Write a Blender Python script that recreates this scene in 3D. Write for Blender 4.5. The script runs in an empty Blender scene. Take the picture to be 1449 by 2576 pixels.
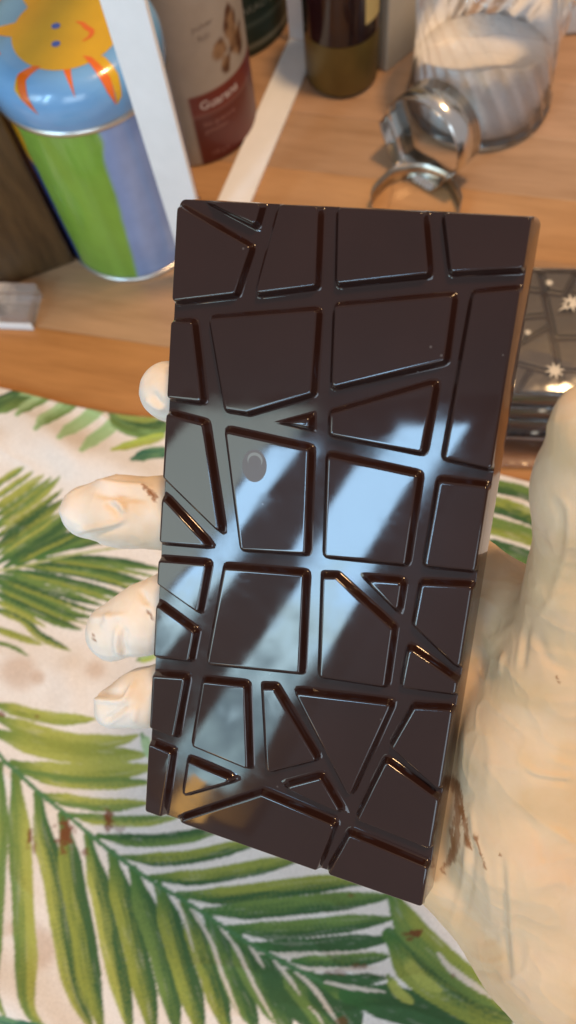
import bpy, bmesh, math, random
import numpy as np
from mathutils import Vector, Matrix

sc = bpy.context.scene
col = sc.collection
random.seed(7)
rng = np.random.default_rng(7)

# ------------------------------------------------------------------ camera
CAM_H = 0.42
F = 2000.0                      # focal length in pixels of a 1449 x 2576 picture
CX, CY = 724.5, 1288.0
M = np.array([[0.9970235601580009, -0.027449336424111036, -0.07204550242548828],
              [0.0, -0.9344729305894421, 0.35603418655457747],
              [-0.0770974739525561, -0.3549744722166027, -0.9316915281275662]])
cam_d = bpy.data.cameras.new('camera')
cam = bpy.data.objects.new('camera', cam_d)
col.objects.link(cam)
sc.camera = cam
xa, ya, za = M @ [1, 0, 0], M @ [0, -1, 0], M @ [0, 0, -1]
cam.matrix_world = Matrix([[xa[0], ya[0], za[0], 0], [xa[1], ya[1], za[1], 0],
                           [xa[2], ya[2], za[2], CAM_H], [0, 0, 0, 1]])
cam_d.sensor_fit = 'VERTICAL'
cam_d.lens = 4.25
cam_d.sensor_height = 4.25 * 2576 / F
cam_d.sensor_width = 4.25 * 1449 / F
cam_d.clip_start = 0.01
cam_d.clip_end = 50
cam_d.dof.use_dof = True
cam_d.dof.focus_distance = 0.19
cam_d.dof.aperture_fstop = 2.4

# ------------------------------------------------------------------ world, light, exposure
w = bpy.data.worlds.new('World')
sc.world = w
w.use_nodes = True
bg = w.node_tree.nodes['Background']
bg.inputs[0].default_value = (0.90, 0.84, 0.86, 1)
bg.inputs[1].default_value = 0.46
sc.view_settings.view_transform = 'Standard'
sc.view_settings.look = 'None'
sc.view_settings.exposure = -0.05
sc.view_settings.gamma = 1.0

lamp_d = bpy.data.lights.new('ceiling_lamp', 'AREA')
lamp_d.shape = 'DISK'
lamp_d.size = 0.18
lamp_d.energy = 15
lamp_d.color = (1.0, 0.62, 0.30)
lamp = bpy.data.objects.new('ceiling_lamp', lamp_d)
col.objects.link(lamp)
lamp.location = (0.30, 0.36, 1.50)
lamp.rotation_euler = (Vector((0.0, 0.15, 0.1)) - lamp.location).to_track_quat('-Z', 'Y').to_euler()

WIN_CLEAR, WIN_SHEER = 24.0, 5.0          # radiance of the window panes

# ------------------------------------------------------------------ geometry of the picture
def ray(px, py):
    return M @ np.array([px - CX, py - CY, F])

def tab(px, py, z=0.0):
    """point where the line of sight through a photograph pixel meets the level z"""
    r = ray(px, py)
    s = (z - CAM_H) / r[2]
    return np.array([r[0] * s, r[1] * s, z])

def world_to_px(P):
    P = np.asarray(P, float)
    q = (P - np.array([0, 0, CAM_H])) @ M
    return np.stack([CX + F * q[..., 0] / q[..., 2], CY + F * q[..., 1] / q[..., 2]], -1)

# the chocolate bar's plane: u to the right, v down, w towards the camera (mm)
BR = np.array([[0.92685123, -0.09104645], [0.17450644, 0.96345376], [-0.33240684, 0.25192736]])
BT = np.array([-24.16421772, -68.07006835, 173.11458363])
BN = -np.cross(BR[:, 0], BR[:, 1])
BW, BH = 75.0, 153.5
QUAD = [(446, 498), (1334, 549), (1064, 2284), (363, 2040)]

def homography(src, dst):
    A = []
    for (x, y), (u, v) in zip(src, dst):
        A.append([x, y, 1, 0, 0, 0, -u * x, -u * y, -u])
        A.append([0, 0, 0, x, y, 1, -v * x, -v * y, -v])
    return np.linalg.svd(np.array(A, float))[2][-1].reshape(3, 3)

HB = homography(QUAD, [(0, 0), (BW, 0), (BW, BH), (0, BH)])

def bar_uv(px, py):
    q = HB @ np.array([px, py, 1.0])
    return q[:2] / q[2]

def bar_local(px, py, wmm):
    """(u, v, w) in mm on the plane w above the bar's face"""
    r = np.array([px - CX, py - CY, F])
    o = BT + BN * wmm
    s = (BN @ o) / (BN @ r)
    d = r * s - BT
    return np.array([d @ BR[:, 0], d @ BR[:, 1], wmm])

_x, _y, _z, _o = M @ BR[:, 0], M @ (-BR[:, 1]), M @ BN, M @ BT / 1000 + np.array([0, 0, CAM_H])
BAR_MAT = Matrix([[_x[0], _y[0], _z[0], _o[0]], [_x[1], _y[1], _z[1], _o[1]],
                  [_x[2], _y[2], _z[2], _o[2]], [0, 0, 0, 1]])

# ------------------------------------------------------------------ helpers
def s2l(c):
    return tuple((v / 255 / 12.92) if v / 255 <= 0.04045 else ((v / 255 + 0.055) / 1.055) ** 2.4 for v in c)

def link(o, parent=None):
    col.objects.link(o)
    if parent is not None:
        o.parent = parent
    return o

def tag(o, label=None, cat=None, group=None, kind=None):
    if label: o['label'] = label
    if cat: o['category'] = cat
    if group: o['group'] = group
    if kind: o['kind'] = kind
    return o

def empty(name, loc=(0, 0, 0), rz=0.0, parent=None):
    o = bpy.data.objects.new(name, None)
    o.empty_display_size = 0.01
    link(o, parent)
    o.location = loc
    o.rotation_euler = (0, 0, rz)
    return o

def mesh_obj(name, verts, faces, mat, parent=None, smooth=True):
    me = bpy.data.meshes.new(name)
    me.from_pydata([tuple(map(float, v)) for v in verts], [], [tuple(map(int, f)) for f in faces])
    if smooth:
        me.polygons.foreach_set('use_smooth', [True] * len(me.polygons))
    me.materials.append(mat)
    me.update()
    return link(bpy.data.objects.new(name, me), parent)

def bm_obj(name, bm, mat, parent=None, smooth=False):
    bmesh.ops.recalc_face_normals(bm, faces=bm.faces)
    me = bpy.data.meshes.new(name)
    bm.to_mesh(me)
    bm.free()
    if smooth:
        me.polygons.foreach_set('use_smooth', [True] * len(me.polygons))
    me.materials.append(mat)
    return link(bpy.data.objects.new(name, me), parent)

def add_box(bm, c, size, rz=0.0, bev=0.0):
    m = Matrix.Translation(c) @ Matrix.Rotation(rz, 4, 'Z') @ Matrix.Diagonal((*size, 1))
    r = bmesh.ops.create_cube(bm, size=1, matrix=m)
    if bev:
        es = list({e for v in r['verts'] for e in v.link_edges})
        bmesh.ops.bevel(bm, geom=es, offset=bev, segments=2, affect='EDGES', profile=0.5)

def lathe(name, prof, mat, parent=None, n=96, smooth=True, rfun=None, a0=0.0, a1=2 * math.pi, cap0=False, cap1=False):
    """prof: list of (r, z); optional rfun(angle, z, r) -> r"""
    full = abs(a1 - a0 - 2 * math.pi) < 1e-6
    na = n if full else n + 1
    V, Fc = [], []
    for (r, z) in prof:
        for i in range(na):
            a = a0 + (a1 - a0) * i / n
            rr = rfun(a, z, r) if rfun else r
            V.append((rr * math.cos(a), rr * math.sin(a), z))
    for k in range(len(prof) - 1):
        for i in range(n):
            j = (i + 1) % na
            Fc.append((k * na + i, k * na + j, (k + 1) * na + j, (k + 1) * na + i))
    if cap0: Fc.append(tuple(range(na))[::-1])
    if cap1: Fc.append(tuple((len(prof) - 1) * na + i for i in range(na)))
    return mesh_obj(name, V, Fc, mat, parent, smooth)

def add_attr(o, name, rgb):
    a = o.data.attributes.new(name, 'FLOAT_COLOR', 'POINT')
    buf = np.ones((len(o.data.vertices), 4), np.float32)
    buf[:, :3] = rgb
    a.data.foreach_set('color', buf.ravel())

def verts_np(o):
    a = np.empty(len(o.data.vertices) * 3, np.float32)
    o.data.vertices.foreach_get('co', a)
    return a.reshape(-1, 3).astype(np.float64)

def smoothstep(a, b, x):
    t = np.clip((x - a) / (b - a), 0, 1)
    return t * t * (3 - 2 * t)

def vnoise(p, seed=0):
    """value noise in 0..1 for an (N, 2 or 3) array"""
    p = np.asarray(p, float)
    if p.shape[1] == 2:
        p = np.c_[p, np.full(len(p), 0.37)]
    i = np.floor(p).astype(np.int64)
    f = p - i
    f = f * f * (3 - 2 * f)
    def h(a, b, c):
        n = (a * 374761393 + b * 668265263 + c * 1274126177 + seed * 974634777) & 0xffffffff
        n = ((n ^ (n >> 13)) * 1274126177) & 0xffffffff
        n = ((n ^ (n >> 16)) * 2246822519) & 0xffffffff
        return ((n ^ (n >> 15)) & 0xffff) / 65535.0
    r = 0
    for dx in (0, 1):
        for dy in (0, 1):
            for dz in (0, 1):
                wgt = (f[:, 0] if dx else 1 - f[:, 0]) * (f[:, 1] if dy else 1 - f[:, 1]) * (f[:, 2] if dz else 1 - f[:, 2])
                r = r + wgt * h(i[:, 0] + dx, i[:, 1] + dy, i[:, 2] + dz)
    return r

def fbm(p, seed=0, octv=3):
    r, a, t = 0, 1.0, 0
    p = np.asarray(p, float)
    for k in range(octv):
        r = r + a * vnoise(p * 2 ** k + 17.3 * k, seed + k)
        t += a
        a *= 0.5
    return r / t

def spline(pts, n=12):
    P = np.array(pts, float)
    if len(P) == 2:
        t = np.linspace(0, 1, n + 1)[:, None]
        return P[0] * (1 - t) + P[1] * t
    P = np.vstack([2 * P[0] - P[1], P, 2 * P[-1] - P[-2]])
    out = []
    for k in range(1, len(P) - 2):
        for t in np.linspace(0, 1, n, endpoint=False):
            a, b, c, d = P[k - 1], P[k], P[k + 1], P[k + 2]
            out.append(0.5 * (2 * b + (c - a) * t + (2 * a - 5 * b + 4 * c - d) * t ** 2 + (3 * b - a - 3 * c + d) * t ** 3))
    out.append(P[-2])
    return np.array(out)

def near_polyline(q, line):
    """distance, signed side and 0..1 position of points q (N,2) along a polyline"""
    best = np.full(len(q), 1e18)
    side = np.zeros(len(q))
    tt = np.zeros(len(q))
    seg = np.linalg.norm(np.diff(line, axis=0), axis=1)
    cum = np.r_[0, np.cumsum(seg)]
    for k in range(len(line) - 1):
        a, d = line[k], line[k + 1] - line[k]
        L2 = d @ d + 1e-12
        t = np.clip(((q - a) @ d) / L2, 0, 1)
        e = q - a - t[:, None] * d
        ds = (e ** 2).sum(1)
        m = ds < best
        best[m] = ds[m]
        side[m] = np.sign(d[0] * e[m, 1] - d[1] * e[m, 0])
        tt[m] = (cum[k] + t[m] * seg[k]) / cum[-1]
    return np.sqrt(best), side, tt

# ------------------------------------------------------------------ materials
class NT:
    def __init__(self, name):
        self.m = bpy.data.materials.new(name)
        self.m.use_nodes = True
        self.t = self.m.node_tree
        self.b = self.t.nodes['Principled BSDF']
        self.out = self.t.nodes['Material Output']
    def n(self, typ, **kw):
        nd = self.t.nodes.new(typ)
        for k, v in kw.items():
            if k.startswith('i_'):
                key = k[2:]
                key = int(key) if key.isdigit() else key.replace('_', ' ')
                nd.inputs[key].default_value = v
            else:
                setattr(nd, k, v)
        return nd
    def l(self, a, b):
        self.t.links.new(a, b)
    def ramp(self, src, stops, interp='LINEAR'):
        r = self.n('ShaderNodeValToRGB')
        r.color_ramp.interpolation = interp
        e = r.color_ramp.elements
        while len(e) < len(stops): e.new(0.5)
        for k, (p, c) in enumerate(stops):
            e[k].position = p
            e[k].color = (*c, 1)
        self.l(src, r.inputs[0])
        return r.outputs[0]
    def coords(self, scale=(1, 1, 1), space='Object'):
        tc = self.n('ShaderNodeTexCoord')
        mp = self.n('ShaderNodeMapping')
        mp.inputs['Scale'].default_value = scale
        self.l(tc.outputs[space], mp.inputs[0])
        return mp.outputs[0]
    def noise(self, vec, scale, detail=3, rough=0.5):
        nz = self.n('ShaderNodeTexNoise')
        nz.inputs['Scale'].default_value = scale
        nz.inputs['Detail'].default_value = detail
        nz.inputs['Roughness'].default_value = rough
        self.l(vec, nz.inputs['Vector'])
        return nz.outputs[0]
    def bump(self, h, strength, dist):
        bp = self.n('ShaderNodeBump')
        bp.inputs['Strength'].default_value = strength
        bp.inputs['Distance'].default_value = dist
        self.l(h, bp.inputs['Height'])
        self.l(bp.outputs[0], self.b.inputs['Normal'])
    def math(self, op, a, b=None):
        nd = self.n('ShaderNodeMath', operation=op)
        for k, v in enumerate((a, b)):
            if v is None: continue
            if isinstance(v, (int, float)): nd.inputs[k].default_value = v
            else: self.l(v, nd.inputs[k])
        return nd.outputs[0]
    def mixc(self, fac, a, b):
        nd = self.n('ShaderNodeMix', data_type='RGBA')
        for s, v in ((nd.inputs[0], fac), (nd.inputs[6], a), (nd.inputs[7], b)):
            if isinstance(v, (int, float)): s.default_value = v
            elif isinstance(v, tuple): s.default_value = (*v, 1)
            else: self.l(v, s)
        return nd.outputs[2]

def plain(name, rgb, rough=0.5, metal=0.0, var=0.12, scale=60, bump=0.0, coat=0.0, spec=0.5):
    t = NT(name)
    c = t.coords()
    nz = t.noise(c, scale, 4)
    lo = tuple(v * (1 - var) for v in rgb)
    hi = tuple(min(1, v * (1 + var)) for v in rgb)
    t.l(t.ramp(nz, [(0.3, lo), (0.7, hi)]), t.b.inputs['Base Color'])
    t.b.inputs['Roughness'].default_value = rough
    t.b.inputs['Metallic'].default_value = metal
    t.b.inputs['Specular IOR Level'].default_value = spec
    t.b.inputs['Coat Weight'].default_value = coat
    if bump: t.bump(nz, bump, 0.001)
    return t.m

def attr_mat(name, attr, rough=0.5, coat=0.0, var=0.1, scale=80):
    t = NT(name)
    a = t.n('ShaderNodeAttribute', attribute_name=attr)
    nz = t.noise(t.coords(), scale, 4)
    g = t.ramp(nz, [(0.3, (1 - var,) * 3), (0.7, (1, 1, 1))])
    mx = t.n('ShaderNodeMix', data_type='RGBA', blend_type='MULTIPLY')
    mx.inputs[0].default_value = 1
    t.l(a.outputs['Color'], mx.inputs[6])
    t.l(g, mx.inputs[7])
    t.l(mx.outputs[2], t.b.inputs['Base Color'])
    t.b.inputs['Roughness'].default_value = rough
    t.b.inputs['Coat Weight'].default_value = coat
    return t.m

def chocolate(name, blemish=None, gloss=(0.026, 0.066)):
    t = NT(name)
    c = t.coords()
    big = t.noise(c, 45, 2)
    fine = t.noise(c, 900, 2)
    colr = t.ramp(big, [(0.3, (0.0185, 0.0070, 0.0052)), (0.7, (0.0225, 0.0086, 0.0064))])
    t.b.inputs['IOR'].default_value = 1.5
    sm = t.noise(c, 160, 4, 0.6)
    rough = t.n('ShaderNodeMapRange')
    rough.inputs['From Min'].default_value = 0.35
    rough.inputs['From Max'].default_value = 0.75
    rough.inputs['To Min'].default_value = gloss[0]
    rough.inputs['To Max'].default_value = gloss[1]
    t.l(sm, rough.inputs[0])
    rsrc = rough.outputs[0]
    if blemish:
        # a dull oval left where the chocolate came away from its mould
        (bu, bv, ru, rv) = blemish
        tc = t.n('ShaderNodeTexCoord')
        def ell(du, dv, su, sv):
            mp = t.n('ShaderNodeMapping')
            mp.inputs['Location'].default_value = (-(bu + du) / su / 1000, (bv + dv) / sv / 1000, 0)
            mp.inputs['Scale'].default_value = (1 / su, 1 / sv, 0)
            t.l(tc.outputs['Object'], mp.inputs[0])
            ln = t.n('ShaderNodeVectorMath', operation='LENGTH')
            t.l(mp.outputs[0], ln.inputs[0])
            return t.math('MULTIPLY', ln.outputs['Value'], 1000)
        d0 = ell(0, 0, ru, rv)
        inside = t.math('LESS_THAN', d0, 1.0)
        d1 = ell(0.0, -rv * 0.36, ru * 0.62, rv * 0.46)
        d2 = ell(0.0, -rv * 0.22, ru * 0.53, rv * 0.42)
        cres = t.math('MULTIPLY', t.math('LESS_THAN', d1, 1.0), t.math('GREATER_THAN', d2, 1.0))
        cres = t.math('MULTIPLY', cres, inside)
        dull = t.math('SUBTRACT', inside, cres)
        colr = t.mixc(dull, colr, (0.115, 0.108, 0.110))
        colr = t.mixc(cres, colr, (0.20, 0.22, 0.22))
        rsrc = t.math('ADD', rsrc, t.math('MULTIPLY', inside, 0.5))
        lev = t.math('ADD', 0.07, t.math('MULTIPLY', inside, 0.10))
        t.l(lev, t.b.inputs['Specular IOR Level'])
    # dust specks and a few faint smudges
    vo = t.n('ShaderNodeTexVoronoi', feature='F1')
    vo.inputs['Scale'].default_value = 420
    t.l(c, vo.inputs['Vector'])
    sepc = t.n('ShaderNodeSeparateColor')
    t.l(vo.outputs['Color'], sepc.inputs[0])
    dot = t.math('MULTIPLY', t.math('LESS_THAN', vo.outputs['Distance'], 0.11), t.math('GREATER_THAN', sepc.outputs[0], 0.985))
    colr = t.mixc(t.math('MULTIPLY', dot, 0.3), colr, (0.22, 0.20, 0.19))
    smu = t.n('ShaderNodeMapRange')
    smu.inputs['From Min'].default_value = 0.60
    smu.inputs['From Max'].default_value = 0.72
    smu.inputs['To Max'].default_value = 0.035
    t.l(t.noise(t.coords((60, 140, 60)), 1.0, 3, 0.6), smu.inputs[0])
    rsrc = t.math('ADD', rsrc, smu.outputs[0])
    t.l(colr, t.b.inputs['Base Color'])
    # a clear mirror gloss over a softer sheen
    t.l(rsrc, t.b.inputs['Coat Roughness'])
    t.b.inputs['Coat IOR'].default_value = 1.48
    t.b.inputs['Roughness'].default_value = 0.30
    if blemish:
        t.l(t.math('SUBTRACT', 1.0, t.math('MULTIPLY', inside, 0.85)), t.b.inputs['Coat Weight'])
    else:
        t.b.inputs['Coat Weight'].default_value = 1.0
        t.b.inputs['Specular IOR Level'].default_value = 0.05
    h = t.math('ADD', t.math('MULTIPLY', big, 1.0), t.math('MULTIPLY', fine, 0.012))
    if blemish:
        for rr_ in (3.3, 3.9, 4.5):
            dr = t.math('ABSOLUTE', t.math('SUBTRACT', ell(0.8, 1.6, ru, rv), rr_))
            h = t.math('ADD', h, t.math('MULTIPLY', t.math('LESS_THAN', dr, 0.05), 0.12))
    t.bump(h, 0.014, 0.0016)
    return t.m

MAT = {}
MAT['choc'] = chocolate('dark_chocolate')
MAT['choc_floor'] = chocolate('dark_chocolate_grooves', None, (0.045, 0.10))
_bc = bar_uv(641, 1167)
_bx = bar_uv(641 + 31, 1167)
_by = bar_uv(641, 1167 + 41)
MAT['choc_spot'] = chocolate('dark_chocolate_dull_spot', (_bc[0], _bc[1], abs(_bx[0] - _bc[0]), abs(_by[1] - _bc[1])))

# latex glove
t = NT('latex_glove')
a = t.n('ShaderNodeAttribute', attribute_name='tint')
c = t.coords()
n1 = t.noise(c, 55, 4, 0.6)
g = t.ramp(n1, [(0.3, (0.90, 0.86, 0.80)), (0.7, (1, 1, 1))])
mx = t.n('ShaderNodeMix', data_type='RGBA', blend_type='MULTIPLY')
mx.inputs[0].default_value = 1
t.l(a.outputs['Color'], mx.inputs[6]); t.l(g, mx.inputs[7])
t.l(mx.outputs[2], t.b.inputs['Base Color'])
t.b.inputs['Roughness'].default_value = 0.42
t.b.inputs['Specular IOR Level'].default_value = 0.05
t.b.inputs['Subsurface Weight'].default_value = 0.22
t.b.inputs['Subsurface Radius'].default_value = (1.0, 0.55, 0.3)
t.b.inputs['Subsurface Scale'].default_value = 0.0025
wv = t.noise(c, 260, 3, 0.6)
t.bump(t.math('ADD', t.math('MULTIPLY', n1, 1.0), t.math('MULTIPLY', wv, 0.25)), 0.3, 0.0014)
MAT['glove'] = t.m

# printed cotton
t = NT('printed_cotton')
a = t.n('ShaderNodeAttribute', attribute_name='print')
c = t.coords()
fib = t.noise(c, 1100, 3, 0.7)
soft = t.noise(c, 45, 4)
g = t.ramp(fib, [(0.25, (0.72, 0.72, 0.71)), (0.72, (1, 1, 1))])
mx = t.n('ShaderNodeMix', data_type='RGBA', blend_type='MULTIPLY')
mx.inputs[0].default_value = 1
t.l(a.outputs['Color'], mx.inputs[6]); t.l(g, mx.inputs[7])
t.l(mx.outputs[2], t.b.inputs['Base Color'])
t.b.inputs['Roughness'].default_value = 0.85
t.b.inputs['Sheen Weight'].default_value = 0.08
t.b.inputs['Specular IOR Level'].default_value = 0.2
t.bump(t.math('ADD', t.math('MULTIPLY', fib, 0.25), t.math('MULTIPLY', soft, 1.0)), 0.5, 0.0016)
MAT['cloth'] = t.m

# oiled wood counter, tone per board through the object colour
t = NT('oiled_wood')
oi = t.n('ShaderNodeObjectInfo')
c = t.coords((3.0, 26.0, 10.0))
tc = t.n('ShaderNodeTexCoord')
off = t.n('ShaderNodeVectorMath', operation='ADD')
t.l(c, off.inputs[0])
rnd = t.n('ShaderNodeVectorMath', operation='SCALE')
rnd.inputs[0].default_value = (13.0, 31.0, 7.0)
t.l(oi.outputs['Random'], rnd.inputs['Scale'])
t.l(rnd.outputs[0], off.inputs[1])
g1 = t.noise(off.outputs[0], 3.0, 5, 0.6)
g2 = t.noise(off.outputs[0], 14.0, 3, 0.6)
grain = t.math('ADD', t.math('MULTIPLY', g1, 0.7), t.math('MULTIPLY', g2, 0.3))
gr = t.ramp(grain, [(0.30, (0.78, 0.76, 0.74)), (0.5, (1.0, 1.02, 1.06)), (0.72, (1.18, 1.22, 1.30))])
mx = t.n('ShaderNodeMix', data_type='RGBA', blend_type='MULTIPLY')
mx.inputs[0].default_value = 1
t.l(oi.outputs['Color'], mx.inputs[6]); t.l(gr, mx.inputs[7])
t.l(mx.outputs[2], t.b.inputs['Base Color'])
t.b.inputs['Roughness'].default_value = 0.30
t.b.inputs['Specular IOR Level'].default_value = 0.4
t.bump(grain, 0.12, 0.001)
MAT['wood'] = t.m

def wood(name, c0, c1, rough=0.5, scale=(4, 4, 40)):
    t = NT(name)
    c = t.coords(scale)
    g = t.noise(c, 6, 5, 0.6)
    t.l(t.ramp(g, [(0.3, c0), (0.7, c1)]), t.b.inputs['Base Color'])
    t.b.inputs['Roughness'].default_value = rough
    t.bump(g, 0.2, 0.001)
    return t.m

MAT['dark_wood'] = wood('dark_wood', (0.050, 0.027, 0.010), (0.105, 0.058, 0.022), 0.45, (30, 30, 4))
MAT['white_paint'] = plain('white_paint', (0.88, 0.90, 0.92), 0.4, var=0.03)
MAT['tin_paint'] = attr_mat('tin_paint', 'print', 0.24, 0.6)
MAT['blue_enamel'] = plain('blue_enamel', s2l((112, 165, 214)), 0.22, coat=0.6, var=0.06)
MAT['yellow_print'] = plain('yellow_print', s2l((212, 164, 18)), 0.25, coat=0.6, var=0.06)
MAT['orange_print'] = plain('orange_print', s2l((224, 104, 22)), 0.25, coat=0.6, var=0.10)
MAT['eye_print'] = plain('blue_print', s2l((62, 92, 176)), 0.25, coat=0.6, var=0.06)
MAT['tinplate'] = plain('tinplate', (0.62, 0.60, 0.56), 0.28, 1.0, var=0.12)
MAT['steel'] = plain('polished_steel', (0.72, 0.70, 0.66), 0.17, 1.0, var=0.06)
MAT['brushed'] = plain('worn_steel', (0.50, 0.44, 0.36), 0.30, 1.0, var=0.25, scale=90)
MAT['can_paper'] = attr_mat('label_paper', 'print', 0.5, 0.15)
MAT['ivory'] = plain('ivory_plastic', (0.62, 0.57, 0.50), 0.4, var=0.04)
MAT['white_ink'] = plain('pale_ink', (0.62, 0.50, 0.46), 0.5, var=0.15, scale=900)
MAT['pink_ink'] = plain('pink_ink', (0.36, 0.16, 0.13), 0.5, var=0.25, scale=900)
MAT['grey_ink'] = plain('grey_brown_ink', (0.26, 0.21, 0.17), 0.5, var=0.25, scale=900)
MAT['green_ink'] = plain('grey_green_ink', (0.22, 0.24, 0.21), 0.5, var=0.35, scale=900)
MAT['choc_hazy'] = plain('chocolate_under_cloudy_film', (0.105, 0.095, 0.092), 0.35, var=0.15, scale=40)
MAT['dark_glass'] = plain('dark_brown_glass', (0.018, 0.007, 0.008), 0.12, var=0.2, coat=0.4)
MAT['olive_gold'] = plain('olive_gold_foil', (0.15, 0.105, 0.025), 0.38, 0.25, var=0.15)
MAT['yellow_paper'] = plain('yellow_paper', (0.55, 0.42, 0.16), 0.6)
MAT['cream_card'] = plain('cream_card', (0.50, 0.44, 0.35), 0.6, var=0.05)
MAT['white_plastic'] = plain('white_plastic', (0.68, 0.69, 0.68), 0.4, var=0.04)
MAT['sugar'] = plain('white_sugar', (0.88, 0.87, 0.87), 0.8, var=0.06, scale=500, bump=0.5)
MAT['star_ink'] = plain('white_star_ink', (0.66, 0.60, 0.50), 0.5, var=0.1)
MAT['frame_paint'] = plain('window_frame_paint', (0.60, 0.56, 0.54), 0.5, var=0.05)
MAT['wall'] = plain('painted_wall', (0.34, 0.30, 0.25), 0.7, var=0.05)
MAT['metal_black'] = plain('black_metal', (0.02, 0.02, 0.02), 0.4)

def thin_clear(name, tint=(0.96, 0.97, 0.97), rough=0.06, haze=0.0, hazec=(0.8, 0.8, 0.8), ior=1.5, bumpscale=0):
    t = NT(name)
    t.t.nodes.remove(t.b)
    tr = t.n('ShaderNodeBsdfTransparent'); tr.inputs[0].default_value = (*tint, 1)
    gl = t.n('ShaderNodeBsdfGlossy'); gl.inputs['Roughness'].default_value = rough
    gl.inputs[0].default_value = (1, 1, 1, 1)
    fr = t.n('ShaderNodeFresnel'); fr.inputs[0].default_value = ior
    if bumpscale:
        nz = t.noise(t.coords(), bumpscale, 3)
        bp = t.n('ShaderNodeBump'); bp.inputs['Strength'].default_value = 0.8
        bp.inputs['Distance'].default_value = 0.0025
        t.l(nz, bp.inputs['Height'])
        t.l(bp.outputs[0], gl.inputs['Normal']); t.l(bp.outputs[0], fr.inputs['Normal'])
    m1 = t.n('ShaderNodeMixShader')
    f2 = t.math('MINIMUM', t.math('MULTIPLY', fr.outputs[0], 1.6), 1.0)
    t.l(f2, m1.inputs[0]); t.l(tr.outputs[0], m1.inputs[1]); t.l(gl.outputs[0], m1.inputs[2])
    last = m1.outputs[0]
    if haze:
        df = t.n('ShaderNodeBsdfDiffuse'); df.inputs[0].default_value = (*hazec, 1)
        m2 = t.n('ShaderNodeMixShader'); m2.inputs[0].default_value = haze
        t.l(last, m2.inputs[1]); t.l(df.outputs[0], m2.inputs[2])
        last = m2.outputs[0]
    t.l(last, t.out.inputs[0])
    return t.m

MAT['jar_glass'] = thin_clear('jar_glass', (0.99, 0.99, 0.985), 0.04, 0.02)
MAT['jar_inside'] = thin_clear('jar_inner_glass', (0.995, 0.995, 0.995), 0.05, 0.0, ior=1.2)
MAT['film'] = thin_clear('clear_film', (0.92, 0.92, 0.94), 0.12, 0.02, (0.62, 0.60, 0.62), bumpscale=25)
MAT['sleeve'] = thin_clear('clear_sleeve', (0.95, 0.96, 0.98), 0.08, 0.12, (0.85, 0.88, 0.95))

def emit(name, rgb, strength, texture=None):
    t = NT(name)
    t.t.nodes.remove(t.b)
    e = t.n('ShaderNodeEmission')
    e.inputs[0].default_value = (*rgb, 1)
    e.inputs[1].default_value = strength
    if texture == 'outdoors':
        # bright sky above, darker treetops and roofs low in the view
        tc = t.n('ShaderNodeTexCoord')
        sep = t.n('ShaderNodeSeparateXYZ')
        t.l(tc.outputs['Object'], sep.inputs[0])
        nz = t.noise(tc.outputs['Object'], 9, 4, 0.55)
        hgt = t.math('ADD', sep.outputs[2], t.math('MULTIPLY', t.math('SUBTRACT', nz, 0.5), 0.9))
        t.l(t.ramp(hgt, [(0.0, (0.22, 0.33, 0.36)), (0.24, (0.09, 0.15, 0.18)),
                         (0.44, (0.40, 0.58, 0.66)), (0.66, rgb)]), e.inputs[0])
    t.l(e.outputs[0], t.out.inputs[0])
    return t.m

MAT['pane'] = emit('daylight_pane', (0.42, 0.70, 1.0), WIN_CLEAR, 'outdoors')
MAT['pane_sheer'] = emit('sheer_curtain_pane', (0.80, 0.97, 0.93), WIN_SHEER)
MAT['fill_pane'] = emit('added_fill_pane', (0.70, 0.86, 1.0), 5.0)
MAT['glow_shell'] = emit('added_orange_glow', (1.0, 0.55, 0.16), 9.0)

# ------------------------------------------------------------------ setting: counter, wall, window behind the camera
EDIR = np.array([0.9767, -0.2147])
PDIR = np.array([0.2147, 0.9767])
RZ = math.atan2(EDIR[1], EDIR[0])
counter = empty('counter_top', (0, 0, 0), RZ)
tag(counter, kind='structure')
tones = [s2l((182, 145, 110)), s2l((176, 138, 101)), s2l((187, 152, 118)), s2l((174, 132, 93))]
p0 = 0.1935 - 0.05 * 16
k = 0
fixed = {0.1935: s2l((176, 122, 70)) or s2l((179, 132, 87)), 0.2435: s2l((180, 141, 104)), 0.2935: s2l((179, 142, 107)), 0.3435: s2l((185, 141, 97)),
         0.3935: s2l((180, 144, 111)), 0.4435: s2l((182, 145, 113)), 0.4935: s2l((177, 139, 106))}
for row in range(27):
    pa = p0 + 0.05 * row
    pos = -1.0 + (row * 0.337) % 0.42
    while pos < 0.95:
        ln = 0.55 + 0.30 * ((row * 7 + k * 3) % 5) / 4
        bm = bmesh.new()
        add_box(bm, (0, 0, 0), (ln - 0.0002, 0.0498, 0.03), 0, 0.0002)
        o = bm_obj('board', bm, MAT['wood'], counter)
        o.location = (pos + ln / 2, pa + 0.025, -0.015)
        tcol = np.array(fixed.get(round(pa, 4), tones[(row * 5 + k * 3) % 4]))
        tcol = tcol * (0.89 + 0.12 * random.random())
        o.color = (*tcol, 1)
        pos += ln
        k += 1

bm = bmesh.new()
add_box(bm, (0.0, 0.71, 0.6), (1.9, 0.04, 1.3))
tag(bm_obj('wall', bm, MAT['wall']), kind='structure')

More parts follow.
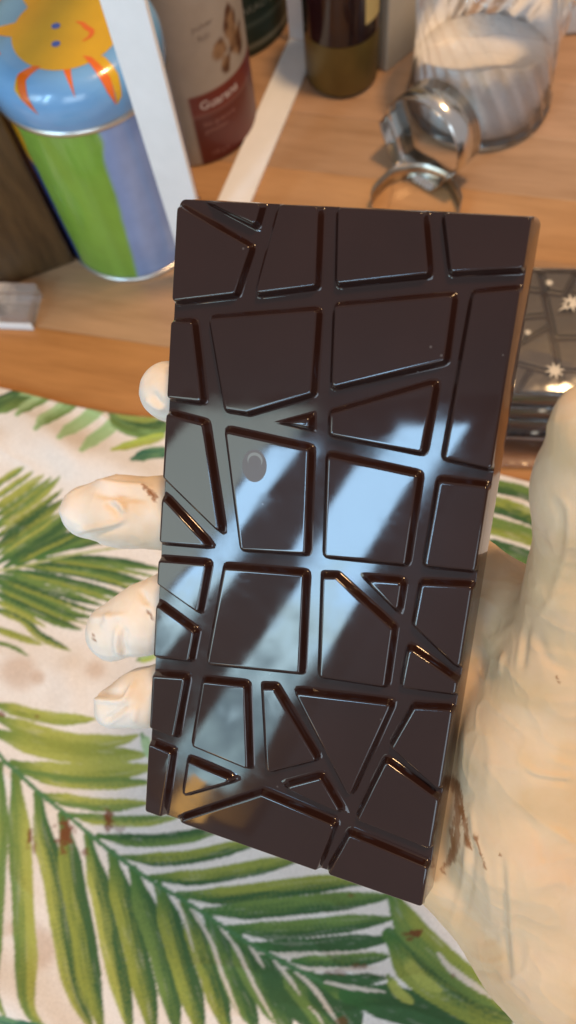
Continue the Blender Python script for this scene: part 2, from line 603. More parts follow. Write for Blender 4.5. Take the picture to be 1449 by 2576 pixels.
# the window that lights the scene from behind the photographer, and its frame
WY = -1.2
win = empty('window', (-1.5, WY, 0.55))
tag(win, kind='structure')
def pane(x0, x1, z0, z1, m):
    mesh_obj('pane', [(x0 + 1.5, 0, z0 - 0.55), (x1 + 1.5, 0, z0 - 0.55), (x1 + 1.5, 0, z1 - 0.55), (x0 + 1.5, 0, z1 - 0.55)], [(3, 2, 1, 0)], m, win, False)
pane(-1.20, -0.985, 0.58, 1.84, MAT['pane'])
pane(-1.555, -1.425, 0.58, 1.70, MAT['pane'])
pane(-2.20, -1.565, 0.70, 1.90, MAT['pane_sheer'])
pane(-0.42, 0.30, 0.58, 1.30, MAT['fill_pane'])  # added fill pane, not a known window, to brighten front-facing surfaces
bm = bmesh.new()
for (x0, x1, z0, z1) in ((-0.985, -0.935, 0.5, 1.92), (-1.425, -1.20, 0.5, 1.92), (-1.565, -1.555, 0.5, 1.92), (-0.48, -0.42, 0.5, 1.36), (0.30, 0.36, 0.5, 1.36), (-0.42, 0.30, 0.5, 0.58), (-0.42, 0.30, 1.30, 1.36), (-2.26, -2.20, 0.5, 1.92),  # some of these bars only border the added fill pane
                         (-2.26, -0.935, 1.92, 1.98), (-1.20, -0.985, 0.5, 0.58), (-1.555, -1.425, 0.5, 0.58), (-2.20, -1.565, 0.5, 0.70),
                         (-1.20, -0.985, 1.84, 1.92), (-1.555, -1.425, 1.70, 1.92), (-2.2, -1.565, 1.90, 1.92)):
    add_box(bm, ((x0 + x1) / 2 + 1.5, -0.01, (z0 + z1) / 2 - 0.55), (x1 - x0, 0.04, z1 - z0))
bm_obj('window_frame', bm, MAT['frame_paint'], win)
tl = empty('added_glow', (-1.012, -1.12, 0.365))  # unseen glowing shape, added to make the orange reflection in the bar
tag(tl, 'unseen orange glow added below the window for its reflection in the chocolate', 'added glow')
lathe('glow_shell', [(0.022, 0.20), (0.028, 0.10)], MAT['glow_shell'], tl, 32)
lathe('stem', [(0.045, 0.0), (0.045, 0.012), (0.008, 0.016), (0.008, 0.19)], MAT['dark_wood'], tl, 32, cap0=True)
# ------------------------------------------------------------------ chocolate bar
TILES = [
 [(446, 512), (629, 618), (590, 735), (432, 753)],
 [(516, 502), (656, 509), (641, 563)],
 [(703, 514), (800, 520), (793, 717), (642, 735)],
 [(850, 522), (1063, 532), (1077, 689), (846, 712)],
 [(1115, 537), (1334, 549), (1313, 676), (1133, 685)],
 [(1190, 737), (1306, 727), (1236, 1178), (1117, 1150)],
 [(842, 767), (1139, 742), (1117, 907), (834, 972)],
 [(526, 796), (797, 777), (783, 987), (620, 1034), (565, 1025)],
 [(427, 804), (482, 804), (506, 1006), (418, 995)],
 [(417, 1035), (511, 1060), (554, 1337), (409, 1195)],
 [(407, 1243), (525, 1371), (401, 1360)],
 [(720, 1060), (778, 1046), (778, 1073)],
 [(830, 1037), (1094, 962), (1062, 1137), (829, 1089)],
 [(566, 1078), (777, 1126), (768, 1390), (605, 1378)],
 [(824, 1143), (1052, 1194), (1020, 1418), (816, 1396)],
 [(1105, 1207), (1229, 1223), (1196, 1434), (1068, 1421)],
 [(1061, 1467), (1191, 1474), (1158, 1681), (1042, 1571)],
 [(1030, 1628), (1153, 1715), (1147, 1745), (1011, 1727)],
 [(399, 1405), (519, 1415), (497, 1538), (394, 1464)],
 [(391, 1515), (488, 1587), (474, 1659), (384, 1648)],
 [(563, 1424), (766, 1442), (755, 1692), (519, 1667)],
 [(812, 1448), (845, 1449), (989, 1580), (969, 1726), (804, 1701)],
 [(920, 1455), (1012, 1463), (1001, 1536)],
 [(381, 1695), (465, 1702), (437, 1853), (374, 1828)],
 [(509, 1711), (616, 1723), (624, 1935), (481, 1876)],
 [(659, 1729), (690, 1730), (797, 1911), (671, 1943)],
 [(742, 1740), (986, 1771), (880, 2006)],
 [(714, 1980), (807, 1956), (861, 2047)],
 [(471, 1913), (588, 1965), (457, 2002)],
 [(372, 1868), (430, 1894), (405, 2055), (363, 2040)],
 [(442, 2067), (657, 1997), (843, 2077), (798, 2191)],
 [(1043, 1779), (1142, 1786), (1110, 1990), (986, 1880)],
 [(972, 1915), (1106, 2013), (1087, 2138), (899, 2063)],
 [(880, 2101), (1079, 2185), (1064, 2284), (825, 2200)],
]
TILT = {13: (-0.013, 0.0), 14: (-0.011, 0.002), 20: (0.008, 0.0), 24: (0.007, 0.0), 21: (0.004, 0.0), 9: (0.004, 0.006), 18: (-0.006, 0.006), 19: (0.005, -0.006), 30: (0.010, -0.004), 5: (0.004, 0.0), 29: (0.004, 0.0), 28: (-0.004, 0.002)}
GROOVE = 2.1
SLOPE = 0.155

def offset_ring(P, d, rho, K=4):
    """offset polygon P (clockwise in y-down) outwards by d with corners rounded to radius rho"""
    n = len(P)
    out = []
    area = 0.5 * sum(P[i][0] * P[(i + 1) % n][1] - P[(i + 1) % n][0] * P[i][1] for i in range(n))
    sg = 1 if area > 0 else -1
    for i in range(n):
        a, b, c = P[i - 1], P[i], P[(i + 1) % n]
        e1 = (b - a) / np.linalg.norm(b - a)
        e2 = (c - b) / np.linalg.norm(c - b)
        n1 = np.array([e1[1], -e1[0]]) * sg
        n2 = np.array([e2[1], -e2[0]]) * sg
        cosang = np.clip(e1 @ e2, -1, 1)
        phi = math.acos(cosang)                      # turn angle
        bis = (n1 + n2) / np.linalg.norm(n1 + n2)
        q = b + bis * d / max(0.25, math.cos(phi / 2))
        tl = min(rho * math.tan(phi / 2), 0.32 * min(np.linalg.norm(b - a), np.linalg.norm(c - b)))
        p0_, p2_ = q - e1 * tl, q + e2 * tl
        for k_ in range(K):
            t_ = k_ / (K - 1)
            out.append((1 - t_) ** 2 * p0_ + 2 * t_ * (1 - t_) * q + t_ ** 2 * p2_)
    return np.array(out)

PROFILE = [(-0.62, 0.0, 0.32), (-0.42, -0.004, 0.42), (-0.24, -0.035, 0.55), (-0.10, -0.12, 0.7), (0.02, -0.30, 0.85), (0.10, -0.55, 0.9),
           (0.52, -1.50, 1.3), (0.66, -1.80, 1.5), (0.88, -2.0, 1.7), (1.20, -2.085, 1.9)]

def make_tile(idx, poly, parent, mat, name='tile'):
    uv = [bar_uv(*p) for p in poly]
    P = []
    for q in uv:
        q = q.copy()
        if q[0] < 1.4: q[0] = 0
        if q[0] > BW - 1.4: q[0] = BW
        if q[1] < 1.0: q[1] = 0
        if q[1] > BH - 1.6: q[1] = BH
        P.append(q)
    P = np.array(P)
    cen = P.mean(0)
    tx, ty = TILT.get(idx, (0.0024 * math.sin(idx * 2.1), 0.0024 * math.cos(idx * 3.7)))
    V, Fc = [], []
    rings = []
    for (d, z, rho) in PROFILE:
        R_ = offset_ring(P, d, rho)
        s = -z * SLOPE
        # pieces that reach the rim follow the slope of the bar's side instead of spreading into a groove
        R_[:, 0] = np.clip(R_[:, 0], -s, BW + s)
        R_[:, 1] = np.clip(R_[:, 1], -s, BH + s)
        fade = max(0.0, 1 + z / 1.5)
        rings.append([(u, v, z + fade * ((u - cen[0]) * tx + (v - cen[1]) * ty)) for (u, v) in R_])
    m = len(rings[0])
    # flat face as inner rings towards the centre, very slightly domed
    inner = []
    for f_, dz in ((0.985, 0.0002), (0.6, 0.004), (0.2, 0.006)):
        inner.append([(cen[0] + (u - cen[0]) * f_, cen[1] + (v - cen[1]) * f_,
                       ((u - cen[0]) * tx + (v - cen[1]) * ty) * f_ + dz) for (u, v, _) in rings[0]])
    allr = inner[::-1] + rings
    for r_ in allr:
        V += [(u / 1000, -v / 1000, z / 1000) for (u, v, z) in r_]
    for k_ in range(len(allr) - 1):
        for i in range(m):
            j = (i + 1) % m
            Fc.append((k_ * m + i, k_ * m + j, (k_ + 1) * m + j, (k_ + 1) * m + i))
    Fc.append(tuple(range(m)))
    bm = bmesh.new()
    vs = [bm.verts.new(v) for v in V]
    for f_ in Fc:
        try: bm.faces.new([vs[i] for i in f_])
        except ValueError: pass
    bmesh.ops.remove_doubles(bm, verts=bm.verts, dist=1e-6)
    o = bm_obj(name, bm, mat, parent, True)
    # keep the outward side up
    me = o.data
    if me.polygons[len(me.polygons) - 1].normal.z < 0:
        me.flip_normals()
    return o

def rrect(s, r, n=8):
    x0, x1, y0, y1 = -s, BW + s, -s, BH + s
    pts = []
    for (cx, cy, a0) in ((x1 - r, y0 + r, -90), (x1 - r, y1 - r, 0), (x0 + r, y1 - r, 90), (x0 + r, y0 + r, 180)):
        for k_ in range(n + 1):
            a_ = math.radians(a0 + 90 * k_ / n)
            pts.append((cx + r * math.cos(a_), cy + r * math.sin(a_)))
    return pts

def make_slab(parent, mat):
    rings = []
    for (s, z, r) in ((-6.0, -2.07, 1.0), (0.20, -2.07, 1.4), (0.27, -2.07, 1.4), (0.33, -2.10, 1.4), (0.345, -2.2, 1.4), (1.15, -7.6, 1.8), (1.15, -8.3, 1.8), (0.8, -8.7, 1.6), (0.2, -8.8, 1.4), (-6.0, -8.8, 1.0)):
        rings.append([(u / 1000, -v / 1000, z / 1000) for (u, v) in rrect(s, r)])
    m = len(rings[0])
    V = [v for r_ in rings for v in r_]
    Fc = []
    for k_ in range(len(rings) - 1):
        for i in range(m):
            j = (i + 1) % m
            Fc.append((k_ * m + i, k_ * m + j, (k_ + 1) * m + j, (k_ + 1) * m + i))
    Fc.append(tuple(range(m))[::-1])
    Fc.append(tuple((len(rings) - 1) * m + i for i in range(m)))
    bm = bmesh.new()
    vs = [bm.verts.new(v) for v in V]
    for f_ in Fc: bm.faces.new([vs[i] for i in f_])
    return bm_obj('slab', bm, mat, parent, True)

bar = empty('chocolate_bar')
bar.matrix_world = BAR_MAT
tag(bar, 'glossy dark chocolate bar of irregular grooved pieces held up on the gloved hand', 'chocolate bar')
make_slab(bar, MAT['choc_floor'])
for i, poly in enumerate(TILES):
    make_tile(i, poly, bar, MAT['choc_spot'] if i == 13 else MAT['choc'])

# ------------------------------------------------------------------ gloved hand, one continuous surface grown from a distance field
def L(px, py, wmm): return bar_local(px, py, wmm)

PR = []          # (a, b, ra, rb, blend)
def chain(pts, rs, k):
    for i in range(len(pts) - 1):
        PR.append((L(*pts[i]), L(*pts[i + 1]), rs[i], rs[i + 1], k))
chain([(1010, 1330, -22), (760, 1140, -19.5), (575, 1035, -18.5), (432, 985, -14.5)], [10.5, 9.2, 8.6, 7.6], 3.0)       # index
chain([(1000, 1450, -24), (730, 1330, -21), (480, 1290, -18.5), (300, 1287, -14), (222, 1288, -12)], [10.5, 9.6, 9.6, 9.2, 7.6], 3.0)   # middle
chain([(980, 1580, -24), (720, 1480, -21), (490, 1490, -18), (360, 1560, -14), (290, 1592, -12)], [10, 9.2, 9.0, 9.0, 8.0], 3.0)      # ring
chain([(960, 1720, -23), (720, 1670, -20), (480, 1715, -17), (360, 1757, -14), (290, 1778, -12)], [9.2, 8.0, 7.8, 7.8, 6.2], 3.0)     # little finger
NF = len(PR)
chain([(1010, 1330, -22), (1290, 1900, -27)], [11, 15], 6)
chain([(1000, 1450, -24), (1330, 2150, -30)], [11, 16], 6)
chain([(980, 1580, -24), (1270, 2230, -30)], [10.5, 15.5], 6)
chain([(960, 1720, -23), (1135, 2135, -25), (1330, 2365, -28), (1430, 2450, -30)], [9.5, 13.5, 14.5, 17], 6)
chain([(1110, 1375, -26), (1300, 1545, -19), (1440, 1640, -14)], [8.5, 9.5, 11], 6)                                   # web of the thumb
chain([(1330, 2080, -18), (1345, 1860, -16), (1440, 1640, -10), (1478, 1480, -3), (1497, 1230, 7), (1512, 1080, 15)], [18, 17, 13.5, 11.3, 10.7, 8.9], 5)     # thumb
chain([(1330, 2080, -18), (1440, 2350, -26), (1700, 2760, -34), (2050, 3200, -44)], [18, 22, 25, 27], 7)
chain([(1480, 1900, -22), (1560, 2300, -28)], [18, 22], 8)

pts_all = np.array([p for q in PR for p in (q[0], q[1])])
lo = pts_all.min(0) - 30
hi = pts_all.max(0) + 30
STEP = 1.25
nx, ny, nz_ = [int(v) for v in np.ceil((hi - lo) / STEP)]
gx = lo[0] + STEP * np.arange(nx, dtype=np.float32)
gy = lo[1] + STEP * np.arange(ny, dtype=np.float32)
gz = lo[2] + STEP * np.arange(nz_, dtype=np.float32)

def capsule_into(D, a, b, ra, rb, kk):
    pad = max(ra, rb) + 12
    i0 = np.maximum(0, np.floor((np.minimum(a, b) - pad - lo) / STEP).astype(int))
    i1 = np.minimum([nx, ny, nz_], np.ceil((np.maximum(a, b) + pad - lo) / STEP).astype(int) + 1)
    X, Y, Z = np.meshgrid(gx[i0[0]:i1[0]], gy[i0[1]:i1[1]], gz[i0[2]:i1[2]], indexing='ij')
    d = (b - a)
    L2 = float(d @ d) + 1e-9
    h = np.clip(((X - a[0]) * d[0] + (Y - a[1]) * d[1] + (Z - a[2]) * d[2]) / L2, 0, 1)
    ds = np.sqrt((X - a[0] - h * d[0]) ** 2 + (Y - a[1] - h * d[1]) ** 2 + (Z - a[2] - h * d[2]) ** 2) - (ra + (rb - ra) * h)
    sub = D[i0[0]:i1[0], i0[1]:i1[1], i0[2]:i1[2]]
    hh = np.maximum(kk - np.abs(sub - ds), 0) / kk
    sub[...] = np.minimum(sub, ds) - hh * hh * kk * 0.25

D = np.full((nx, ny, nz_), 40.0, np.float32)
fstart = 0
fingers = []
kf = 0
for cnt in (3, 4, 4, 4):
    Df = np.full((nx, ny, nz_), 40.0, np.float32)
    for q in PR[kf:kf + cnt]:
        capsule_into(Df, q[0], q[1], q[2], q[3], q[4])
    kf += cnt
    fingers.append(Df)
for q in PR[NF:]:
    capsule_into(D, *q)
for Df in fingers:
    # neighbouring fingers stay separate beyond the knuckles, all run smoothly into the palm
    fade = np.clip((gx - 44) / 22, 0, 1)[:, None, None]
    kk = 0.8 + 5.0 * fade
    hh = np.maximum(kk - np.abs(D - Df), 0) / kk
    D = np.minimum(D, Df) - hh * hh * kk * 0.25
del fingers
# the bar presses its own shape into the hand
X, Y, Z = np.meshgrid(gx, gy, gz, indexing='ij')
qx = np.maximum(-1.35 - X, X - (BW + 1.35))
qy = np.maximum(-1.35 - Y, Y - (BH + 1.35))
qz = np.maximum(-9.0 - Z, Z - 6.0)
bd = np.maximum(np.maximum(qx, qy), qz)
hh = np.maximum(1.5 - np.abs(D + bd), 0) / 1.5
D = np.maximum(D, -bd) + hh * hh * 1.5 * 0.25
del X, Y, Z, qx, qy, qz, bd, hh

def surface_nets(D):
    ins = D < 0
    nx, ny, nz = D.shape
    c = [ins[i:nx - 1 + i, j:ny - 1 + j, k_:nz - 1 + k_] for i in (0, 1) for j in (0, 1) for k_ in (0, 1)]
    s = sum(a_.astype(np.int8) for a_ in c)
    cells = np.argwhere((s > 0) & (s < 8))
    idx = -np.ones((nx - 1, ny - 1, nz - 1), np.int64)
    idx[tuple(cells.T)] = np.arange(len(cells))
    acc = np.zeros((len(cells), 3))
    cnt = np.zeros(len(cells))
    corners = np.array([(i, j, k_) for i in (0, 1) for j in (0, 1) for k_ in (0, 1)])
    for a_ in range(8):
        for b_ in range(a_ + 1, 8):
            if np.abs(corners[a_] - corners[b_]).sum() != 1: continue
            pa, pb_ = cells + corners[a_], cells + corners[b_]
            da, db = D[tuple(pa.T)].astype(float), D[tuple(pb_.T)].astype(float)
            m = (da < 0) != (db < 0)
            t_ = da[m] / (da[m] - db[m])
            acc[m] += pa[m] + t_[:, None] * (corners[b_] - corners[a_])
            cnt[m] += 1
    V = acc / cnt[:, None]
    quads = []
    for ax in range(3):
        o1, o2 = [(1, 2), (2, 0), (0, 1)][ax]
        sl0 = [slice(1, -1)] * 3; sl1 = [slice(1, -1)] * 3
        sl0[ax] = slice(0, -1); sl1[ax] = slice(1, None)
        A, B = ins[tuple(sl0)], ins[tuple(sl1)]
        for flip in (False, True):
            e = np.argwhere((A & ~B) if not flip else (~A & B))
            off = np.array([1, 1, 1]); off[ax] = 0
            e = e + off
            d1 = np.zeros(3, int); d1[o1] = 1
            d2 = np.zeros(3, int); d2[o2] = 1
            q = [idx[tuple((e - d1 - d2).T)], idx[tuple((e - d2).T)], idx[tuple(e.T)], idx[tuple((e - d1).T)]]
            q = np.stack(q, 1)
            quads.append(q if not flip else q[:, ::-1])
    Q = np.vstack(quads)
    return V, Q[(Q >= 0).all(1)]

V, Q = surface_nets(D)
V = lo + V * STEP
del D
me = bpy.data.meshes.new('tmp')
me.from_pydata(V.tolist(), [], Q.tolist())
tmp = bpy.data.objects.new('tmp', me)
col.objects.link(tmp)
md = tmp.modifiers.new('s', 'SMOOTH'); md.iterations = 3; md.factor = 0.5
md = tmp.modifiers.new('d', 'SUBSURF'); md.levels = 1; md.render_levels = 1
dg = bpy.context.evaluated_depsgraph_get()
me2 = bpy.data.meshes.new_from_object(tmp.evaluated_get(dg))
bpy.data.objects.remove(tmp)
nv = len(me2.vertices)
co = np.empty(nv * 3); me2.vertices.foreach_get('co', co); co = co.reshape(-1, 3)
no = np.empty(nv * 3); me2.vertex_normals.foreach_get('vector', no); no = no.reshape(-1, 3)

def local_px(P):
    cc = BT + P[:, :1] * BR[:, 0] + P[:, 1:2] * BR[:, 1] + P[:, 2:3] * BN
    return np.stack([CX + F * cc[:, 0] / cc[:, 2], CY + F * cc[:, 1] / cc[:, 2]], 1), cc

px, cc = local_px(co)
facing = -(no[:, :1] * BR[:, 0] + no[:, 1:2] * BR[:, 1] + no[:, 2:3] * BN)
facing = (facing * cc).sum(1) / np.linalg.norm(cc, axis=1)
front = smoothstep(0.02, 0.25, facing)
front = np.where(facing > 0, np.maximum(front, 0.0), 0)

on_finger = 1 - smoothstep(2, 14, co[:, 0])
disp = np.zeros(nv)
# loose latex: soft dents and sharper folds
n_a = fbm(co / 13.0, 3, 2)
rid = 1 - np.abs(2 * fbm(np.c_[co[:, 0] * 0.06 + co[:, 1] * 0.02, co[:, 1] * 0.11 - co[:, 0] * 0.03, co[:, 2] * 0.08], 11, 2) - 1)
rid2 = 1 - np.abs(2 * fbm(np.c_[co[:, 0] * 0.15, co[:, 1] * 0.08, co[:, 2] * 0.12], 29, 2) - 1)
disp += (n_a - 0.5) * (0.5 + 1.0 * on_finger) + (rid ** 18) * 0.24 + (rid2 ** 18) * 0.12
# folds that can be seen one by one
FOLDS = [  # points, height mm, half width px
 ([(612, 1208), (690, 1222), (776, 1231)], 0, 1),
 ([(229, 1210), (300, 1222), (389, 1231)], 0.9, 9), ([(232, 1238), (300, 1250), (380, 1255)], -0.7, 10),
 ([(282, 1255), (303, 1268), (315, 1292)], 0.9, 8), ([(262, 1262), (288, 1280), (300, 1300)], -0.7, 9),
 ([(180, 1341), (286, 1317), (319, 1296)], 0.55, 7), ([(190, 1356), (290, 1332), (330, 1310)], -0.5, 8),
 ([(221, 1558), (278, 1554), (327, 1546)], 0.5, 9), ([(303, 1574), (294, 1619), (303, 1656)], 0.8, 9), ([(318, 1574), (310, 1620), (322, 1650)], -0.7, 9),
 ([(360, 1517), (380, 1537), (385, 1560)], 0.6, 8), ([(350, 1480), (372, 1520), (380, 1560)], -0.6, 9), ([(255, 1580), (275, 1560), (270, 1540)], 0.5, 8),
 ([(221, 1760), (303, 1762), (327, 1738), (339, 1705)], 0.9, 7), ([(240, 1745), (300, 1745), (315, 1725)], -0.7, 10),
 ([(262, 1815), (327, 1770)], -0.9, 5), ([(270, 1822), (335, 1780)], 0.5, 6), ([(345, 1770), (335, 1820)], 0.5, 8),
 ([(385, 985), (400, 1010), (415, 1018)], -0.6, 8), ([(365, 1000), (395, 1022), (418, 1030)], 0.5, 8),
 ([(1267, 1639), (1259, 1698)], 0.8, 7), ([(1226, 1646), (1260, 1600), (1300, 1560)], 0.35, 9), ([(1330, 1553), (1312, 1690)], -0.8, 9), ([(1318, 1560), (1300, 1690)], 0.4, 8),
 ([(1386, 1255), (1412, 1293), (1408, 1405)], -0.8, 9), ([(1400, 1240), (1430, 1290), (1425, 1400), (1380, 1520)], 0.7, 10), ([(1378, 1330), (1404, 1397)], 0.5, 8),
 ([(1350, 1560), (1400, 1500), (1449, 1480)], 0.5, 10), ([(1345, 1575), (1380, 1660), (1449, 1690)], -0.6, 12),
 ([(1314, 1918), (1350, 1945), (1449, 1957)], 0.7, 8), ([(1314, 1930), (1350, 1958), (1449, 1972)], -0.5, 8), ([(1375, 1905), (1449, 1930)], 0.45, 7),
 ([(1184, 2025), (1194, 2105), (1225, 2175)], 0.6, 7), ([(1175, 2105), (1165, 2225), (1125, 2350)], 0.7, 9), ([(1190, 2110), (1185, 2230), (1150, 2350)], -0.7, 9),
 ([(1215, 2150), (1235, 2260), (1240, 2330)], 0.6, 9), ([(1278, 2140), (1285, 2275), (1300, 2475)], 0.9, 10), ([(1262, 2140), (1270, 2275), (1284, 2475)], -0.8, 10),
 ([(1176, 2315), (1220, 2335), (1290, 2330)], 0.5, 8), ([(1180, 2400), (1230, 2420), (1280, 2410)], 0.5, 7), ([(1190, 2440), (1260, 2452)], -0.5, 7), ([(1200, 2370), (1260, 2360)], -0.5, 8),
 ([(1330, 2240), (1400, 2215), (1449, 2235)], 0.6, 14), ([(1240, 2480), (1320, 2440), (1330, 2360)], 0.5, 9),
 ([(1210, 1820), (1235, 1900), (1225, 2000)], 0.4, 12), ([(1380, 2080), (1440, 2120)], 0.5, 12), ([(1310, 2050), (1360, 2110), (1370, 2200)], -0.5, 14),
]
for pts, hmm, sg_ in FOLDS:
    if not hmm: continue
    ln = spline(pts, 8)
    b0, b1 = ln.min(0) - 4 * sg_, ln.max(0) + 4 * sg_
    m = np.where((px[:, 0] > b0[0]) & (px[:, 0] < b1[0]) & (px[:, 1] > b0[1]) & (px[:, 1] < b1[1]) & (facing > 0))[0]
    if not len(m): continue
    d_, s_, t_ = near_polyline(px[m], ln)
    disp[m] += hmm * (0.62 if pts[0][0] > 600 else 1.35) * np.exp(-(d_ / sg_) ** 2) * front[m] * np.clip(np.sin(np.pi * np.clip(t_, 0.02, 0.98)) * 1.6, 0, 1)
# keep clear of the bar's back and sides
near = np.maximum(np.maximum(np.maximum(-1.35 - co[:, 0], co[:, 0] - BW - 1.35), np.maximum(-1.35 - co[:, 1], co[:, 1] - BH - 1.35)), -9.0 - co[:, 2])
disp = np.where(disp > 0, disp * smoothstep(0.2, 2.2, near), disp)
co = co + no * disp[:, None]

# tint: pale loose latex, tan stretched parts, lamp warmth painted into palm; chocolate smears
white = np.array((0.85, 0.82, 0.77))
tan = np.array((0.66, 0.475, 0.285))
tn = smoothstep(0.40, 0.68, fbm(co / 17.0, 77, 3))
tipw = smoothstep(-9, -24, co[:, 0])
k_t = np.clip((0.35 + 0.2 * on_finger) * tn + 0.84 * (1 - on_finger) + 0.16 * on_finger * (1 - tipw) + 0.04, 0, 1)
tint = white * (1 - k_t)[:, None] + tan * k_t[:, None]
pk = smoothstep(0.45, 0.7, fbm(co / 11.0 + 40, 55, 3))[:, None] * 0.14
tint = tint * (1 - pk) + np.array((0.70, 0.46, 0.36)) * pk
choc_c = np.array((0.27, 0.115, 0.045))
SMEAR = [([(1140, 1960), (1152, 2010), (1150, 2080), (1140, 2160)], 9), ([(1158, 2030), (1172, 2080), (1176, 2125)], 6), ([(1135, 2090), (1140, 2130), (1128, 2175)], 6),
         ([(1150, 1965), (1160, 2010), (1165, 2060)], 5), ([(1118, 2172), (1112, 2190), (1120, 2196)], 3), ([(1198, 2108), (1212, 2150), (1222, 2182)], 2.5),
         ([(1195, 2104), (1200, 2110)], 5), ([(1257, 2150), (1262, 2153)], 3), ([(1168, 2100), (1185, 2135)], 3),
         ([(365, 1230), (382, 1243), (396, 1252)], 5), ([(378, 1238), (392, 1262)], 4), ([(372, 1540), (384, 1555)], 4), ([(236, 1608), (240, 1611)], 3), ([(233, 1598), (235, 1600)], 2.2),
         ([(1400, 1700), (1404, 1716)], 2.2)]
fz = vnoise(px / np.array([3.0, 14.0]), 5)
for pts, hw_ in SMEAR:
    ln = spline(pts, 6)
    b0, b1 = ln.min(0) - 3 * hw_, ln.max(0) + 3 * hw_
    m = np.where((px[:, 0] > b0[0]) & (px[:, 0] < b1[0]) & (px[:, 1] > b0[1]) & (px[:, 1] < b1[1]) & (facing > 0))[0]
    if not len(m): continue
    d_, s_, t_ = near_polyline(px[m], ln)
    al = smoothstep(hw_ * 1.5, hw_ * 0.5, d_ + (fz[m] - 0.5) * hw_ * 1.8) * (0.65 + 0.3 * fz[m])
    tint[m] = tint[m] * (1 - al)[:, None] + choc_c * al[:, None]

co_l = np.stack([co[:, 0], -co[:, 1], co[:, 2]], 1) / 1000
me2.vertices.foreach_set('co', co_l.ravel())
me2.flip_normals()
me2.polygons.foreach_set('use_smooth', [True] * len(me2.polygons))
me2.materials.clear()
me2.materials.append(MAT['glove'])
me2.update()
hand = bpy.data.objects.new('gloved_hand', me2)
link(hand)
hand.matrix_world = BAR_MAT
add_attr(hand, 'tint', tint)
tag(hand, 'right hand in a cream latex glove, palm up, carrying the dark chocolate bar', 'hand')

# ------------------------------------------------------------------ tablecloth with printed palm fronds
YG, MG, DG, PG, LG, TG = (174, 180, 92), (114, 142, 76), (66, 101, 62), (176, 206, 156), (186, 204, 88), (66, 116, 94)
YG2 = (150, 161, 76)
LEAVES = []     # points in photograph pixels, half width, colour a, colour b (other half), end shape
def leaf(pts, hw, ca, cb, round_=0.0): LEAVES.append((pts, hw, ca, cb, round_))
# lower frond, side pointing towards the viewer
for pts, hw, ca, cb in [
 ([(8, 1925), (5, 2100), (-8, 2300), (-3, 2450), (38, 2548)], 24, MG, YG),
 ([(47, 1943), (54, 2060), (62, 2200), (70, 2340), (86, 2480), (103, 2538), (138, 2573)], 27, YG, MG),
 ([(101, 1998), (113, 2093), (141, 2199), (166, 2340), (198, 2481), (245, 2590)], 28, DG, YG),
 ([(162, 2051), (176, 2128), (192, 2234), (214, 2340), (231, 2446), (265, 2590)], 29, DG, YG2),
 ([(226, 2104), (243, 2181), (265, 2270), (284, 2375), (312, 2481), (336, 2600)], 26, DG, YG),
 ([(286, 2146), (302, 2217), (330, 2322), (355, 2428), (376, 2516), (394, 2610)], 29, DG, YG2),
 ([(339, 2185), (358, 2252), (390, 2340), (422, 2446), (452, 2600)], 28, DG, MG),
 ([(402, 2227), (422, 2287), (448, 2375), (480, 2481), (514, 2610)], 29, DG, YG2),
 ([(466, 2268), (487, 2322), (512, 2393), (546, 2490), (580, 2600)], 27, DG, YG2),
 ([(525, 2305), (567, 2397), (602, 2485), (650, 2590)], 30, DG, MG),
 ([(590, 2343), (645, 2450), (701, 2538), (735, 2600)], 34, DG, MG),
 ([(656, 2386), (715, 2467), (765, 2538), (800, 2600)], 33, DG, DG),
 ([(712, 2420), (765, 2485), (817, 2555), (850, 2610)], 32, DG, MG),
 ([(780, 2455), (853, 2520), (906, 2580)], 44, DG, DG)]:
    leaf(pts, hw, ca, cb, 0.35)
# lower frond, far side
for pts, hw, ca, cb in [
 ([(-12, 1772), (77, 1797), (154, 1811), (250, 1812)], 15, YG, YG2),
 ([(-12, 1803), (62, 1831), (139, 1855), (216, 1868), (309, 1864), (356, 1849)], 19, YG, YG2),
 ([(-12, 1840), (93, 1877), (185, 1896), (278, 1901), (380, 1899)], 24, YG2, YG),
 ([(40, 1920), (100, 1936), (180, 1944), (280, 1942), (400, 1930)], 22, YG, YG2),
 ([(56, 1940), (150, 1964), (250, 1972), (390, 1968)], 15, MG, YG),
 ([(112, 2000), (200, 2018), (275, 2026), (380, 2020)], 16, YG, MG),
 ([(180, 2049), (250, 2061), (350, 2066), (450, 2058)], 14, MG, YG),
 ([(252, 2102), (350, 2114), (450, 2108), (575, 2083)], 16, DG, MG),
 ([(314, 2156), (400, 2161), (500, 2152), (670, 2112)], 17, YG2, DG),
 ([(380, 2206), (500, 2206), (600, 2190), (770, 2156)], 19, YG2, DG),
 ([(452, 2249), (553, 2252), (694, 2236), (835, 2219), (940, 2216)], 22, YG2, DG),
 ([(519, 2290), (623, 2288), (765, 2274), (990, 2252)], 23, MG, DG),
 ([(579, 2332), (694, 2338), (835, 2325), (990, 2308)], 22, MG, DG),
 ([(642, 2375), (765, 2378), (990, 2360)], 20, DG, DG),
 ([(740, 2414), (835, 2416), (980, 2402)], 19, MG, DG),
 ([(782, 2456), (870, 2462), (975, 2456)], 15, DG, DG),
 ([(817, 2476), (900, 2494), (990, 2506)], 26, DG, MG)]:
    leaf(pts, hw, ca, cb, 0.35)
